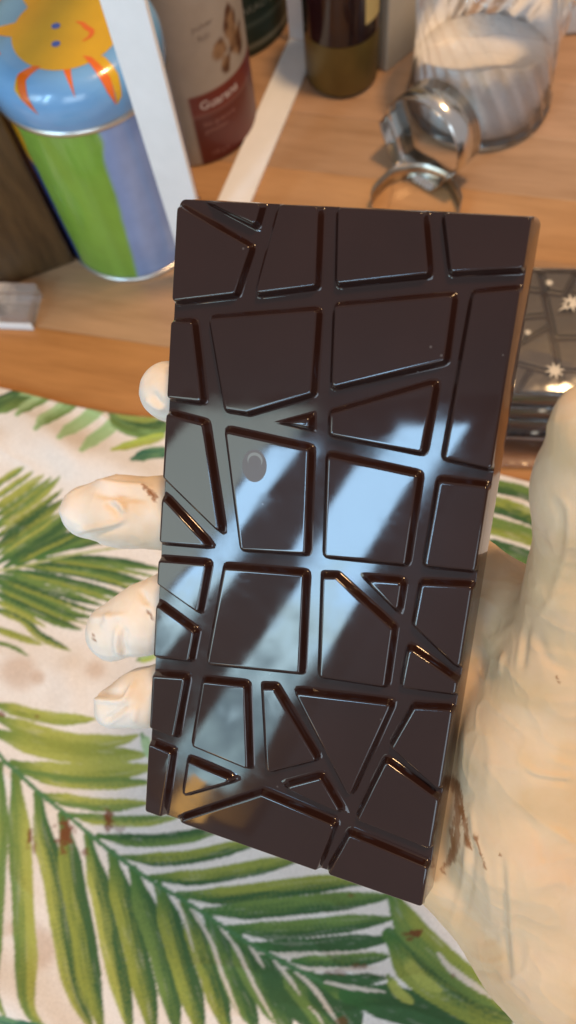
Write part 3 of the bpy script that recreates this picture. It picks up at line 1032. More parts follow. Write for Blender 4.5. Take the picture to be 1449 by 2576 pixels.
# broad leaves beside the wrist
for pts, hw, ca, cb in [
 ([(870, 2500), (987, 2520), (1080, 2550), (1172, 2568), (1290, 2580)], 44, DG, DG),
 ([(978, 2350), (1049, 2434), (1141, 2496), (1234, 2544), (1290, 2562)], 46, DG, YG2),
 ([(1010, 2400), (1060, 2460), (1110, 2490)], 14, YG, YG),
 ([(975, 2450), (1000, 2490), (1040, 2520)], 12, YG, YG),
 ([(978, 2236), (1027, 2326), (1085, 2386), (1141, 2436), (1200, 2480), (1285, 2538)], 34, YG2, MG)]:
    leaf(pts, hw, ca, cb, 0.5)
# left frond
for pts, hw, ca, cb in [
 ([(-15, 1240), (30, 1205), (70, 1183)], 8, YG, MG), ([(-15, 1292), (60, 1240), (118, 1203)], 10, YG, YG2),
 ([(-15, 1342), (80, 1272), (160, 1208)], 12, MG, YG), ([(-10, 1392), (80, 1328), (165, 1262)], 15, DG, YG2),
 ([(0, 1422), (80, 1372), (150, 1325), (205, 1275)], 15, MG, DG), ([(20, 1432), (90, 1388), (185, 1325)], 13, DG, MG),
 ([(50, 1428), (130, 1378), (230, 1330)], 11, DG, MG), ([(100, 1408), (180, 1372), (260, 1342), (420, 1312)], 15, DG, MG),
 ([(160, 1390), (260, 1364), (420, 1340)], 10, MG, DG),
 ([(100, 1412), (200, 1412), (300, 1420), (420, 1440)], 11, DG, MG), ([(60, 1428), (200, 1436), (300, 1456), (400, 1482)], 12, DG, MG),
 ([(30, 1440), (150, 1462), (280, 1496), (350, 1516)], 11, DG, MG),
 ([(0, 1450), (120, 1484), (230, 1518), (268, 1530)], 10, MG, DG), ([(-15, 1462), (90, 1504), (180, 1546), (240, 1558)], 13, MG, DG),
 ([(-15, 1490), (70, 1532), (150, 1568), (215, 1590)], 12, DG, MG), ([(-15, 1535), (60, 1560), (110, 1605), (188, 1643)], 11, DG, YG),
 ([(-15, 1580), (50, 1605), (118, 1628)], 9, YG2, YG), ([(-15, 1618), (40, 1632), (85, 1657)], 5, MG, MG),
 ([(350, 1664), (372, 1658), (400, 1652)], 10, PG, LG), ([(362, 1850), (372, 1870), (380, 1910)], 12, PG, PG)]:
    leaf(pts, hw, ca, cb, 0.3)
for pts, hw, ca, cb in [
 ([(-15, 1266), (40, 1228), (95, 1192)], 7, YG, MG), ([(-15, 1316), (70, 1256), (138, 1208)], 8, MG, YG2), ([(-12, 1366), (80, 1300), (165, 1236)], 9, YG2, DG),
 ([(-5, 1408), (80, 1350), (158, 1294)], 8, MG, YG), ([(40, 1424), (120, 1382), (210, 1342)], 8, DG, YG2), ([(20, 1444), (140, 1472), (255, 1506), (330, 1534)], 7, YG2, MG),
 ([(-5, 1456), (100, 1494), (205, 1532), (262, 1546)], 7, DG, YG2), ([(-15, 1476), (80, 1518), (165, 1556), (228, 1574)], 7, MG, YG2), ([(-15, 1512), (60, 1546), (125, 1584)], 7, YG2, YG),
 ([(60, 1430), (190, 1448), (300, 1474), (380, 1500)], 7, YG2, DG), ([(100, 1410), (220, 1424), (330, 1442), (410, 1462)], 6, MG, YG2)]:
    leaf(pts, hw, ca, cb, 0.3)
# pale sprig near the counter
for pts, hw, ca, cb in [
 ([(-10, 1052), (30, 1025), (70, 1005), (128, 988)], 26, DG, MG), ([(60, 1000), (100, 985), (150, 985)], 14, MG, PG),
 ([(58, 1060), (90, 1024), (150, 985)], 15, PG, MG), ([(108, 1098), (140, 1055), (205, 1003)], 17, PG, MG),
 ([(168, 1122), (200, 1078), (272, 1022)], 17, PG, PG), ([(221, 1152), (250, 1112), (300, 1067), (334, 1038)], 17, PG, PG),
 ([(280, 1035), (318, 1072), (372, 1086), (430, 1078)], 24, DG, MG), ([(285, 1040), (330, 1058), (400, 1062)], 8, YG2, YG2),
 ([(292, 1144), (340, 1126), (420, 1102)], 11, LG, YG), ([(342, 1168), (380, 1150), (430, 1143)], 15, TG, TG),
 ([(-10, 2545), (40, 2560), (110, 2572), (160, 2590)], 14, TG, TG)]:
    leaf(pts, hw, ca, cb, 0.9)
# between bar and thumb, running on under the hand
for pts, hw, ca, cb in [
 ([(1180, 1222), (1260, 1232), (1330, 1250), (1400, 1290)], 17, MG, DG), ([(1180, 1262), (1260, 1280), (1330, 1304), (1420, 1340)], 20, YG2, DG),
 ([(1170, 1312), (1260, 1334), (1330, 1356), (1420, 1390)], 22, MG, YG2), ([(1180, 1370), (1260, 1392), (1330, 1416), (1420, 1450)], 24, DG, MG),
 ([(1180, 1430), (1300, 1462), (1420, 1500)], 24, DG, MG)]:
    leaf(pts, hw, ca, cb, 0.4)
_base = list(LEAVES)
for dx, dy, k0, k1 in ((1130, -560, 0, 31), (1500, 260, 0, 31), (-1180, 420, 0, 31), (1250, 900, 36, 66), (-900, -40, 36, 66)):
    # the print repeats outside the part of the cloth that the photograph shows
    for pts, hw, ca, cb, rd in _base[k0:k1]:
        q_ = [(x + dx, y + dy) for x, y in pts]
        if all(x < -40 or x > 1500 or y > 2640 for x, y in q_):
            LEAVES.append((q_, hw, ca, cb, rd))
SLITS = [([(482, 2283), (532, 2362), (563, 2449), (599, 2538), (630, 2590)], 5), ([(553, 2326), (599, 2386), (638, 2467), (700, 2580)], 5),
         ([(627, 2372), (645, 2398), (668, 2434)], 4.5), ([(684, 2404), (720, 2446), (759, 2502)], 5), ([(742, 2440), (790, 2482), (856, 2576)], 6),
         ([(776, 2526), (800, 2550), (822, 2590)], 3), ([(430, 2240), (460, 2290), (490, 2390)], 3.5), ([(816, 2466), (880, 2480), (975, 2492)], 6),
         ([(646, 2396), (700, 2396), (850, 2394), (970, 2388)], 4), ([(700, 2428), (800, 2434), (970, 2430)], 5), ([(1100, 2396), (1140, 2440), (1250, 2515)], 9)]
RACHIS = [([(-30, 1858), (21, 1917), (53, 1945), (109, 1998), (176, 2051), (233, 2100), (300, 2153), (388, 2217), (455, 2257), (518, 2298), (581, 2340), (638, 2376), (729, 2425), (810, 2467)], 5.5, (84, 128, 84)),
          ([(-20, 1442), (60, 1432), (150, 1408), (300, 1384), (420, 1368)], 3, (176, 186, 128)),
          ([(130, 990), (240, 1005), (340, 1040)], 3, (150, 178, 120))]

def axis(a0, a1, b0, b1, fine, coarse):
    return np.r_[np.arange(b0, a0, coarse), np.arange(a0, a1, fine), np.arange(a1, b1 + 1e-9, coarse)]
ge = axis(-0.27, 0.125, -0.42, 0.40, 0.0008, 0.0018)
gp = np.r_[np.arange(-0.40, -0.13, 0.0024), np.arange(-0.13, 0.1925, 0.0008), 0.1930]
E_, P_ = np.meshgrid(ge, gp, indexing='ij')
ne, np_ = E_.shape
e_, p_ = E_.ravel(), P_.ravel()
# a wavy back edge and soft folds
p_ = p_ + smoothstep(0.12, 0.193, p_) * 0.0022 * np.sin(e_ * 46 + 1.0)
xw = e_ * EDIR[0] + p_ * PDIR[0]
yw = e_ * EDIR[1] + p_ * PDIR[1]
zc = 0.0022 + 0.0022 * fbm(np.c_[e_ / 0.06, p_ / 0.05], 5, 2)
def px2(px_, py_): return tab(px_, py_)[:2]
for pts, hgt, wd in [([(-60, 1160), (60, 1120), (230, 1160), (380, 1230)], 0.006, 0.014), ([(-60, 1020), (120, 1090), (200, 1180)], 0.004, 0.010),
                     ([(-80, 2500), (60, 2520), (170, 2640)], 0.008, 0.014), ([(-40, 1700), (120, 1690), (260, 1730)], 0.003, 0.016), ([(180, 1700), (190, 1790)], 0.002, 0.008)]:
    ln = spline([px2(*q) for q in pts], 8)
    d_, _, t_ = near_polyline(np.c_[xw, yw], ln)
    zc += hgt * np.exp(-(d_ / wd) ** 2)
qpx = world_to_px(np.c_[xw, yw, np.zeros_like(xw)])

lin = lambda c_: np.array(s2l(c_))
pr = np.tile(lin((240, 234, 229)), (len(xw), 1))
mott = fbm(np.c_[xw, yw] / 0.03, 9, 3)
pr = pr * (1 - 0.38 * smoothstep(0.50, 0.85, mott))[:, None] + lin((214, 188, 162)) * 0.38 * smoothstep(0.50, 0.85, mott)[:, None]
crs = 1 - np.abs(2 * fbm(np.c_[xw / 0.05 + yw / 0.09, yw / 0.035], 44, 2) - 1)
zc += 0.0012 * crs ** 8
stain = lin((196, 160, 128))
for (sx, sy, sr, am) in ((60, 1690, 60, 0.5), (250, 1690, 40, 0.45), (110, 2380, 70, 0.5), (250, 1620, 30, 0.35), (40, 2330, 40, 0.35), (110, 1710, 26, 0.5)):
    dd = np.hypot(qpx[:, 0] - sx, qpx[:, 1] - sy) / sr
    al = am * smoothstep(1.0, 0.2, dd + (mott - 0.5) * 1.2)
    pr = pr * (1 - al)[:, None] + stain * al[:, None]
ed_n = fbm(qpx / 9.0, 21, 2)
fine_n = vnoise(qpx / 3.0, 4)
for li, (pts, hw, ca, cb, rd) in enumerate(LEAVES):
    ln = spline(pts, 9)
    b0, b1 = ln.min(0) - hw * 1.6, ln.max(0) + hw * 1.6
    m = np.where((qpx[:, 0] > b0[0]) & (qpx[:, 0] < b1[0]) & (qpx[:, 1] > b0[1]) & (qpx[:, 1] < b1[1]))[0]
    if not len(m): continue
    d_, s_, t_ = near_polyline(qpx[m], ln)
    prof = np.clip(0.42 + 0.72 * smoothstep(0, 0.28, t_), 0, 1.05) * np.clip((1 - t_) * (2.6 + 3 * rd), 0, 1) ** (0.7 - 0.3 * rd)
    h_ = hw * prof
    ds = d_ + (ed_n[m] - 0.5) * 3.4 + (fine_n[m] - 0.5) * 2.0
    al = smoothstep(2.0, -2.0, ds - h_)
    pale = smoothstep(0.40, 0.22, fbm(np.c_[s_ * d_ / 5.0 + li * 5.1, t_ * 7], 91, 2)) * 0.16 * (rd < 0.8)
    al = al * (1 - pale)
    sd = s_ * d_ / max(hw, 1)
    st = fbm(np.c_[sd * 3.2 + li * 3.1, t_ * 3 + li], 31, 3)
    st2 = fbm(np.c_[sd * 13 + li * 7.7, t_ * 7], 63, 3)
    mixv = np.clip(0.42 + sd * 1.0 + (st - 0.5) * 1.3 + (st2 - 0.5) * 1.9 + (fine_n[m] - 0.5) * 0.35, 0, 1)
    c_ = lin(ca) * (1 - mixv)[:, None] + lin(cb) * mixv[:, None]
    if rd < 0.8:
        dk = smoothstep(0.60, 0.75, st2) * 0.35
        c_ = c_ * (1 - dk)[:, None] + lin(DG) * dk[:, None]
        rb = smoothstep(0.25, 0.0, t_) * 0.7
        c_ = c_ * (1 - rb)[:, None] + lin((70, 120, 64)) * rb[:, None]
    else:
        wash = smoothstep(0.4, 0.7, st) * 0.4
        c_ = c_ * (1 - wash)[:, None] + lin((150, 190, 130)) * wash[:, None]
    pr[m] = pr[m] * (1 - al)[:, None] + c_ * al[:, None]
for pts, hw in SLITS:
    ln = spline(pts, 8)
    d_, s_, t_ = near_polyline(qpx, ln)
    al = smoothstep(1.6, -1.6, d_ + (ed_n - 0.5) * 4 - hw * np.clip(np.sin(np.pi * np.clip(t_ * 0.85 + 0.12, 0, 1)) * 1.1, 0, 1)) * 0.9
    pr = pr * (1 - al)[:, None] + lin((232, 220, 208)) * al[:, None]
for pts, hw, cc_ in RACHIS:
    ln = spline(pts, 8)
    d_, s_, t_ = near_polyline(qpx, ln)
    al = smoothstep(1.5, -1.5, d_ + (ed_n - 0.5) * 4 - hw)
    pr = pr * (1 - al)[:, None] + lin(cc_) * al[:, None]
spot = lin((122, 66, 40))
for (sx, sy, rx, ry, am) in ((169, 2103, 28, 46, 0.9), (81, 2108, 12, 30, 0.85), (279, 2066, 16, 34, 0.85), (276, 2046, 12, 20, 0.7), (220, 2145, 10, 14, 0.7), (92, 2135, 6, 22, 0.6),
                             (305, 2085, 20, 10, 0.4), (14, 1800, 10, 8, 0.8), (100, 1806, 8, 7, 0.7), (885, 2252, 12, 10, 0.5), (850, 2440, 34, 10, 0.5), (905, 2428, 26, 8, 0.5),
                             (1042, 2345, 26, 12, 0.9), (1030, 2360, 10, 8, 0.7), (860, 2565, 16, 20, 0.6), (1140, 2450, 6, 8, 0.6), (195, 2090, 8, 12, 0.5)):
    dd = np.hypot((qpx[:, 0] - sx) / rx, (qpx[:, 1] - sy) / ry)
    al = am * smoothstep(1.0, 0.45, dd + (ed_n - 0.5) * 1.6 + (fine_n - 0.5) * 0.5)
    pr = pr * (1 - al)[:, None] + spot * al[:, None]

Vc = np.c_[xw, yw, zc].astype(np.float32)
ii, jj = np.meshgrid(np.arange(ne - 1), np.arange(np_ - 1), indexing='ij')
i0 = (ii * np_ + jj).ravel()
quads = np.stack([i0, i0 + np_, i0 + np_ + 1, i0 + 1], 1).astype(np.int32)
nC = len(Vc)
# hem: the back edge turns down to the counter
back = np.arange(ne) * np_ + (np_ - 1)
Vh = Vc[back].copy(); Vh[:, 2] = 0.0003; Vh[:, :2] += 0.0004 * PDIR
ih = nC + np.arange(ne)
qh = np.stack([back[:-1], back[1:], ih[1:], ih[:-1]], 1).astype(np.int32)
Vc = np.vstack([Vc, Vh]); quads = np.vstack([quads, qh])
pr = np.vstack([pr, pr[back]])
me = bpy.data.meshes.new('tablecloth')
me.vertices.add(len(Vc)); me.vertices.foreach_set('co', Vc.ravel())
me.loops.add(len(quads) * 4); me.loops.foreach_set('vertex_index', quads.ravel())
me.polygons.add(len(quads))
me.polygons.foreach_set('loop_start', np.arange(len(quads), dtype=np.int32) * 4)
me.polygons.foreach_set('use_smooth', np.ones(len(quads), bool))
me.update(calc_edges=True)
me.validate()
me.materials.append(MAT['cloth'])
cloth = link(bpy.data.objects.new('tablecloth', me))
add_attr(cloth, 'print', pr)
tag(cloth, 'white cotton tablecloth printed with green palm fronds, spotted with chocolate, on the wooden counter', 'tablecloth')

# ------------------------------------------------------------------ painted tin with the sun lid
TX, TY, TR_ = -0.1345, 0.3695, 0.0450
tin = empty('storage_tin', (TX, TY, 0))
tag(tin, 'round storage tin painted green and lavender with a smiling sun on its blue lid', 'tin')
nz = 50
body = lathe('body', [(TR_ - 0.001, 0.0015)] + [(TR_, 0.0025 + (0.119 - 0.0025) * i / nz) for i in range(nz + 1)], MAT['tin_paint'], tin, 200)
v = verts_np(body)
ang = np.degrees(np.arctan2(v[:, 1], v[:, 0]))
zz = v[:, 2] * 1000
wob = (fbm(np.c_[ang / 12, zz / 14], 2, 2) - 0.5)
streak = fbm(np.c_[ang / 7, zz / 60], 8, 3)
green = lin((126, 172, 64)) * (0.82 + 0.3 * streak)[:, None]
blue = lin((134, 160, 208)) * (0.85 + 0.25 * streak)[:, None]
edge = -82.6 + (zz - 4) * (9.7 / 113) + wob * 5
kg = smoothstep(-1.6, 1.6, ang - edge)
cb_ = green * (1 - kg)[:, None] + blue * kg[:, None]
band = np.exp(-((ang - edge - 14) / 7) ** 2) * 0.35
cb_ = cb_ * (1 - band)[:, None] + lin((176, 190, 222)) * band[:, None]
gap = smoothstep(-134, -140, ang + wob * 8)
cb_ = cb_ * (1 - gap)[:, None] + lin((52, 66, 140)) * gap[:, None]
fl = smoothstep(1.0, 0.7, np.hypot((ang + 142) / 8, (zz - 101) / 20) + wob)
cb_ = cb_ * (1 - fl)[:, None] + lin((222, 160, 30)) * fl[:, None]
add_attr(body, 'print', cb_)
lathe('base_rim', [(TR_ - 0.003, 0.0), (TR_ + 0.0012, 0.0), (TR_ + 0.0016, 0.001), (TR_ + 0.0012, 0.0022), (TR_ + 0.0002, 0.0026)], MAT['tinplate'], tin, 128)
lathe('top_rim', [(TR_ + 0.0002, 0.1180), (TR_ + 0.0022, 0.1190), (TR_ + 0.0030, 0.1206), (TR_ + 0.0024, 0.1222), (TR_ + 0.001, 0.1226)], MAT['tinplate'], tin, 128)
LZ = 0.1225
RF, RC = 0.0345, 0.0135                   # flat top, shoulder radius
def lid_pt(s):
    """radius and height along the lid's outline, s = arc length from the middle"""
    if s <= RF:
        return s, LZ + 0.010 + RC - 0.0006 * (1 - (s / RF) ** 2)
    a_ = (s - RF) / RC
    if a_ <= math.pi / 2:
        return RF + RC * math.sin(a_), LZ + 0.010 + RC * math.cos(a_)
    return RF + RC, LZ + 0.010 - (s - RF - RC * math.pi / 2)
prof = [lid_pt(s) for s in np.linspace(0.0005, RF, 12)] + [lid_pt(RF + RC * a_) for a_ in np.linspace(0.08, math.pi / 2, 14)] + [(RF + RC, LZ + 0.0012), (RF + RC - 0.0006, LZ + 0.0002), (RF + RC - 0.003, LZ)]
lid = lathe('lid', prof, MAT['blue_enamel'], tin, 128, cap0=True)

def decal(name, poly, mat, lift):
    """flat print that follows the lid; poly in mm as arc-length polar positions"""
    bm = bmesh.new()
    vs = [bm.verts.new((x, y, 0)) for (x, y) in poly]
    bm.faces.new(vs)
    bmesh.ops.triangulate(bm, faces=bm.faces)
    for _ in range(4):
        long = [e for e in bm.edges if e.calc_length() > 2.2]
        if not long: break
        bmesh.ops.subdivide_edges(bm, edges=long, cuts=1)
        bmesh.ops.triangulate(bm, faces=[f_ for f_ in bm.faces if len(f_.verts) > 3])
    for v_ in bm.verts:
        s = math.hypot(v_.co.x, v_.co.y)
        r_, z_ = lid_pt(s / 1000)
        a_ = math.atan2(v_.co.y, v_.co.x)
        k_ = 1 + lift / max(r_, 1e-4) if s / 1000 > RF else 1
        v_.co = (r_ * k_ * math.cos(a_), r_ * k_ * math.sin(a_), z_ + lift)
    o = bm_obj(name, bm, mat, lid, True)
    if o.data.polygons[0].normal.z < 0: o.data.flip_normals()
    return o
ox, oy = -3.0, 5.0
decal('sun_print', [(6 + ox + 28 * math.cos(a_), -10 + oy + 28 * math.sin(a_)) for a_ in np.linspace(0, 2 * math.pi, 48, endpoint=False)], MAT['yellow_print'], 0.00015)
def poly_s(pts, sx=0, sy=0, n=6): return [(x + ox + sx, y + oy + sy) for x, y in spline(list(pts) + [pts[0]], n)[:-1]]
decal('sun_ray', [(-8 + ox, -33.5 + oy), (-15 + ox, -38 + oy), (-17.5 + ox, -45 + oy), (-15 + ox, -51 + oy), (-9.5 + ox, -58.5 + oy), (-11.5 + ox, -49 + oy), (-11.2 + ox, -42 + oy), (-4 + ox, -34.5 + oy)], MAT['orange_print'], 0.0002)
decal('sun_ray', [(-15.4 + ox, -38.2 + oy), (-18.2 + ox, -45 + oy), (-15.4 + ox, -51 + oy), (-16.0 + ox, -45 + oy)], MAT['yellow_print'], 0.0003)
decal('sun_ray', [(7.2 + ox, -37.6 + oy), (11 + ox, -37.6 + oy), (13 + ox, -52 + oy)], MAT['orange_print'], 0.0002)
decal('sun_ray', [(16 + ox, -29 + oy), (20.5 + ox, -30.5 + oy), (30 + ox, -41 + oy), (35 + ox, -53.5 + oy), (29 + ox, -48 + oy)], MAT['orange_print'], 0.0003)
decal('sun_ray', [(19 + ox, -30 + oy), (26.6 + ox, -30.5 + oy), (33.8 + ox, -38.5 + oy), (37.3 + ox, -48 + oy), (35.6 + ox, -53 + oy), (30.5 + ox, -42 + oy)], MAT['yellow_print'], 0.0002)
decal('sun_ray', [(-30 + ox, -5.5 + oy), (-20 + ox, -2.5 + oy), (-19 + ox, -13.5 + oy), (-29 + ox, -11 + oy), (-40 + ox, -15 + oy), (-38 + ox, -9 + oy)], MAT['yellow_print'], 0.00022)
decal('sun_ray', [(-27 + ox, -22 + oy), (-25.5 + ox, -24.5 + oy), (-34 + ox, -28 + oy)], MAT['orange_print'], 0.00022)
decal('sun_ray', [(-15 + ox, 6 + oy), (-9 + ox, 13 + oy), (-17 + ox, 20 + oy), (-24 + ox, 22 + oy)], MAT['yellow_print'], 0.00022)
decal('sun_ray', [(34 + ox, -14 + oy), (34 + ox, -6 + oy), (44 + ox, -8 + oy), (50 + ox, -14 + oy)], MAT['orange_print'], 0.00022)
decal('sun_ray', [(0 + ox, 17 + oy), (8 + ox, 18 + oy), (6 + ox, 30 + oy), (2 + ox, 34 + oy)], MAT['orange_print'], 0.00022)
for (ex, ey) in ((0.2, -6.9), (1.6, -19.5)):
    decal('eye', [(ex + ox + 2.3 * math.cos(a_), ey + oy + 2.1 * math.sin(a_)) for a_ in np.linspace(0, 2 * math.pi, 16, endpoint=False)], MAT['eye_print'], 0.0003)
ml = spline([(10.3, -5.0), (13.6, -6.6), (16.0, -9.6), (19.0, -12.6), (18.4, -16.2), (15.0, -19.0)], 5)
tg = np.gradient(ml, axis=0); tg /= np.linalg.norm(tg, axis=1)[:, None]
nn_ = np.c_[-tg[:, 1], tg[:, 0]]
wd = (1.5 * np.sin(np.linspace(0.25, math.pi - 0.25, len(ml))))[:, None]
decal('mouth', [tuple(q) for q in np.vstack([ml + nn_ * wd, (ml - nn_ * wd)[::-1]]) + np.array([ox, oy])], MAT['orange_print'], 0.0003)

# ------------------------------------------------------------------ white strip frame of a small shelf
fr = empty('shelf_frame', (-0.088, 0.323, 0), math.atan2(0.207, 0.0685))
tag(fr, 'white flat-strip shelf frame standing between the painted tin and the red label canister', 'shelf frame')
for nm, c_, sz in (('post', (0, 0, 0.18), (0.003, 0.022, 0.354)), ('bottom_rail', (0.106, 0, 0.0015), (0.215, 0.022, 0.003)),
                   ('post', (0.2135 + 0.0015, 0, 0.18), (0.003, 0.022, 0.354)), ('top_rail', (0.106, 0, 0.3585), (0.215, 0.022, 0.003))):
    bm = bmesh.new()
    add_box(bm, c_, sz, 0, 0.0005)
    bm_obj(nm, bm, MAT['white_paint'], fr)

# ------------------------------------------------------------------ canister with red label
KX, KY, KR = -0.099, 0.4605, 0.0445
can = empty('canister', (KX, KY, 0))
tag(can, 'ivory canister with a brown red lower label and nut picture, behind the white post', 'canister')
rows = 90
body = lathe('body', [(KR - 0.001, 0.0)] + [(KR, 0.001 + 0.149 * i / rows) for i in range(rows + 1)], MAT['can_paper'], can, 240)
v = verts_np(body)
ang = np.degrees(np.arctan2(v[:, 1], v[:, 0])); zz = v[:, 2] * 1000
ivory = np.tile(np.array((0.44, 0.38, 0.31)), (len(v), 1))
red = np.array(s2l((118, 36, 26)))
inl = (smoothstep(-80.0, -79.0, ang) * smoothstep(55, 54.2, zz))
red2 = np.where((zz > 40)[:, None], red * 1.0, red * 0.72)
ln_ = np.exp(-((zz - 39.8) / 0.7) ** 2)[:, None]
red2 = red2 * (1 - 0.6 * ln_) + np.array((0.5, 0.3, 0.25)) * 0.6 * ln_
cb_ = ivory * (1 - inl)[:, None] + red2 * inl[:, None]
blob = fbm(np.c_[ang / 7, zz / 8], 6, 3)
dpic = np.minimum.reduce([np.hypot((ang + 30) / 9, (zz - 84) / 13), np.hypot((ang + 45) / 9, (zz - 77) / 7), np.hypot((ang + 41) / 6, (zz - 66) / 6), np.hypot((ang + 24) / 11, (zz - 72) / 10)])
ap = smoothstep(1.05, 0.75, dpic + (blob - 0.5) * 0.9)
pc = np.array((0.10, 0.035, 0.012)) * (1 - smoothstep(0.4, 0.62, blob))[:, None] + np.array((0.34, 0.20, 0.10)) * smoothstep(0.4, 0.62, blob)[:, None]
cb_ = cb_ * (1 - ap)[:, None] + pc * ap[:, None]
add_attr(body, 'print', cb_)
lathe('lid', [(KR - 0.001, 0.150), (KR + 0.0015, 0.1505), (KR + 0.0015, 0.164), (KR, 0.166), (0.0005, 0.166)], MAT['ivory'], can, 96)

def wrap_text(txt, size, mat, parent, R_, ang0, z0, rise=0.0, name='lettering', bold=0.0):
    cu = bpy.data.curves.new('txt', 'FONT')
    cu.body = txt
    cu.size = size
    cu.offset = bold
    cu.resolution_u = 3
    o = bpy.data.objects.new('txt', cu)
    col.objects.link(o)
    me = bpy.data.meshes.new_from_object(o.evaluated_get(bpy.context.evaluated_depsgraph_get()))
    bpy.data.objects.remove(o)
    bm = bmesh.new(); bm.from_mesh(me); bpy.data.meshes.remove(me)
    for v_ in bm.verts:
        a_ = math.radians(ang0) + v_.co.x / R_
        v_.co = (R_ * math.cos(a_), R_ * math.sin(a_), z0 + v_.co.y + rise * v_.co.x)
    bmesh.ops.remove_doubles(bm, verts=bm.verts, dist=1e-7)
    return bm_obj(name, bm, mat, parent)
wrap_text('Guarana', 0.0088, MAT['white_ink'], can, KR + 0.0002, -71.5, 0.0440, 0, 'brand_word', 0.0002)
wrap_text('bio guarana', 0.0052, MAT['pink_ink'], can, KR + 0.0002, -71.5, 0.0310)
wrap_text('gemahlen', 0.0046, MAT['pink_ink'], can, KR + 0.0002, -71.5, 0.0255)
wrap_text('100 g e', 0.0046, MAT['pink_ink'], can, KR + 0.0002, -70, 0.0070)
wrap_text('pulver', 0.0058, MAT['grey_ink'], can, KR + 0.0002, -66, 0.0960)
wrap_text('fein', 0.0058, MAT['grey_ink'], can, KR + 0.0002, -62, 0.0890)

# ------------------------------------------------------------------ dark green can behind
GX, GY, GR = -0.083, 0.5625, 0.0525
gc = empty('green_can', (GX, GY, 0))
tag(gc, 'dark green round can with a pale oval label behind the red label canister', 'can')
body = lathe('body', [(GR - 0.001, 0.0)] + [(GR, 0.001 + 0.139 * i / 70) for i in range(71)], MAT['can_paper'], gc, 180)
v = verts_np(body)
ang = np.degrees(np.arctan2(v[:, 1], v[:, 0])); zz = v[:, 2] * 1000
cb_ = np.tile(np.array((0.012, 0.032, 0.022)), (len(v), 1))
for (z_, wd_, cc_) in ((8, 2.2, (0.17, 0.19, 0.15)), (24, 1.0, (0.06, 0.09, 0.075))):
    k_ = smoothstep(wd_ + 0.5, wd_, np.abs(zz - z_))
    cb_ = cb_ * (1 - k_)[:, None] + np.array(cc_) * k_[:, None]
k_ = smoothstep(1.0, 0.94, np.hypot((ang + 62) / 24, (zz - 70) / 24))
cb_ = cb_ * (1 - k_)[:, None] + np.array((0.46, 0.41, 0.38)) * k_[:, None]
add_attr(body, 'print', cb_)
wrap_text('KAKAO LAND', 0.0075, MAT['green_ink'], gc, GR + 0.0002, -72, 0.0330, 0, 'lettering')
lathe('lid', [(GR - 0.001, 0.140), (GR + 0.0015, 0.1405), (GR + 0.0015, 0.152), (GR, 0.154), (0.0005, 0.154)], MAT['dark_glass'], gc, 96)

# ------------------------------------------------------------------ brown bottle
bt = empty('bottle', (0.0062, 0.494, 0))
tag(bt, 'dark brown round bottle with an olive gold band around its foot', 'bottle')
lathe('body', [(0.0005, 0.0), (0.021, 0.0), (0.0245, 0.0016), (0.0257, 0.005), (0.0257, 0.0405)], MAT['olive_gold'], bt, 96)
lathe('upper_body', [(0.0257, 0.0408), (0.0257, 0.115), (0.024, 0.126), (0.016, 0.138), (0.0105, 0.146), (0.0105, 0.165), (0.0005, 0.165)], MAT['dark_glass'], bt, 96)
lathe('yellow_sticker', [(0.0259, 0.052), (0.0259, 0.105)], MAT['yellow_paper'], bt, 20, a0=math.radians(-54), a1=math.radians(-20))
lathe('cap', [(0.0108, 0.150), (0.0125, 0.150), (0.0125, 0.172), (0.0005, 0.172)], MAT['metal_black'], bt, 64)

# ------------------------------------------------------------------ cartons at the back
def box_thing(name, corner, adir, la, lb, hgt, mat, label, cat, bev=0.0012):
    a_ = np.array(adir) / np.linalg.norm(adir)
    b_ = np.array([-a_[1], a_[0]])
    c_ = np.array(corner) + a_ * la / 2 + b_ * lb / 2
    o = empty(name, (c_[0], c_[1], 0), math.atan2(a_[1], a_[0]))
    tag(o, label, cat)
    bm = bmesh.new(); add_box(bm, (0, 0, hgt / 2), (la, lb, hgt), 0, bev)
    bm_obj('body', bm, mat, o)
    return o, la, lb, hgt
o, la, lb, hg = box_thing('carton', (0.0375, 0.4915), (0.72, 0.69), 0.10, 0.045, 0.16, MAT['cream_card'], 'plain cream carton standing between the brown bottle and the sugar jar', 'carton')
bm = bmesh.new(); add_box(bm, (0, 0, hg + 0.0006), (la, lb, 0.001)); bm_obj('top_flap', bm, MAT['cream_card'], o)
o, la, lb, hg = box_thing('storage_box', (0.138, 0.5145), (1, 0.01), 0.16, 0.07, 0.12, MAT['white_plastic'], 'pale grey plastic storage box behind the right side of the sugar jar', 'box', 0.004)
bm = bmesh.new(); add_box(bm, (0, 0, hg + 0.005), (la + 0.003, lb + 0.003, 0.01), 0, 0.003); bm_obj('lid', bm, MAT['white_plastic'], o)
o, la, lb, hg = box_thing('shade_box', (-0.327, 0.2815), (0.93, 0.36), 0.165, 0.12, 0.20, MAT['dark_wood'], 'dark box standing in for the shade behind the left side of the painted tin', 'box', 0.002)  # dark box widened towards the tin to stand in for its shade
bm = bmesh.new(); add_box(bm, (0, 0, hg + 0.006), (la + 0.004, lb + 0.004, 0.011), 0, 0.002); bm_obj('lid', bm, MAT['dark_wood'], o)

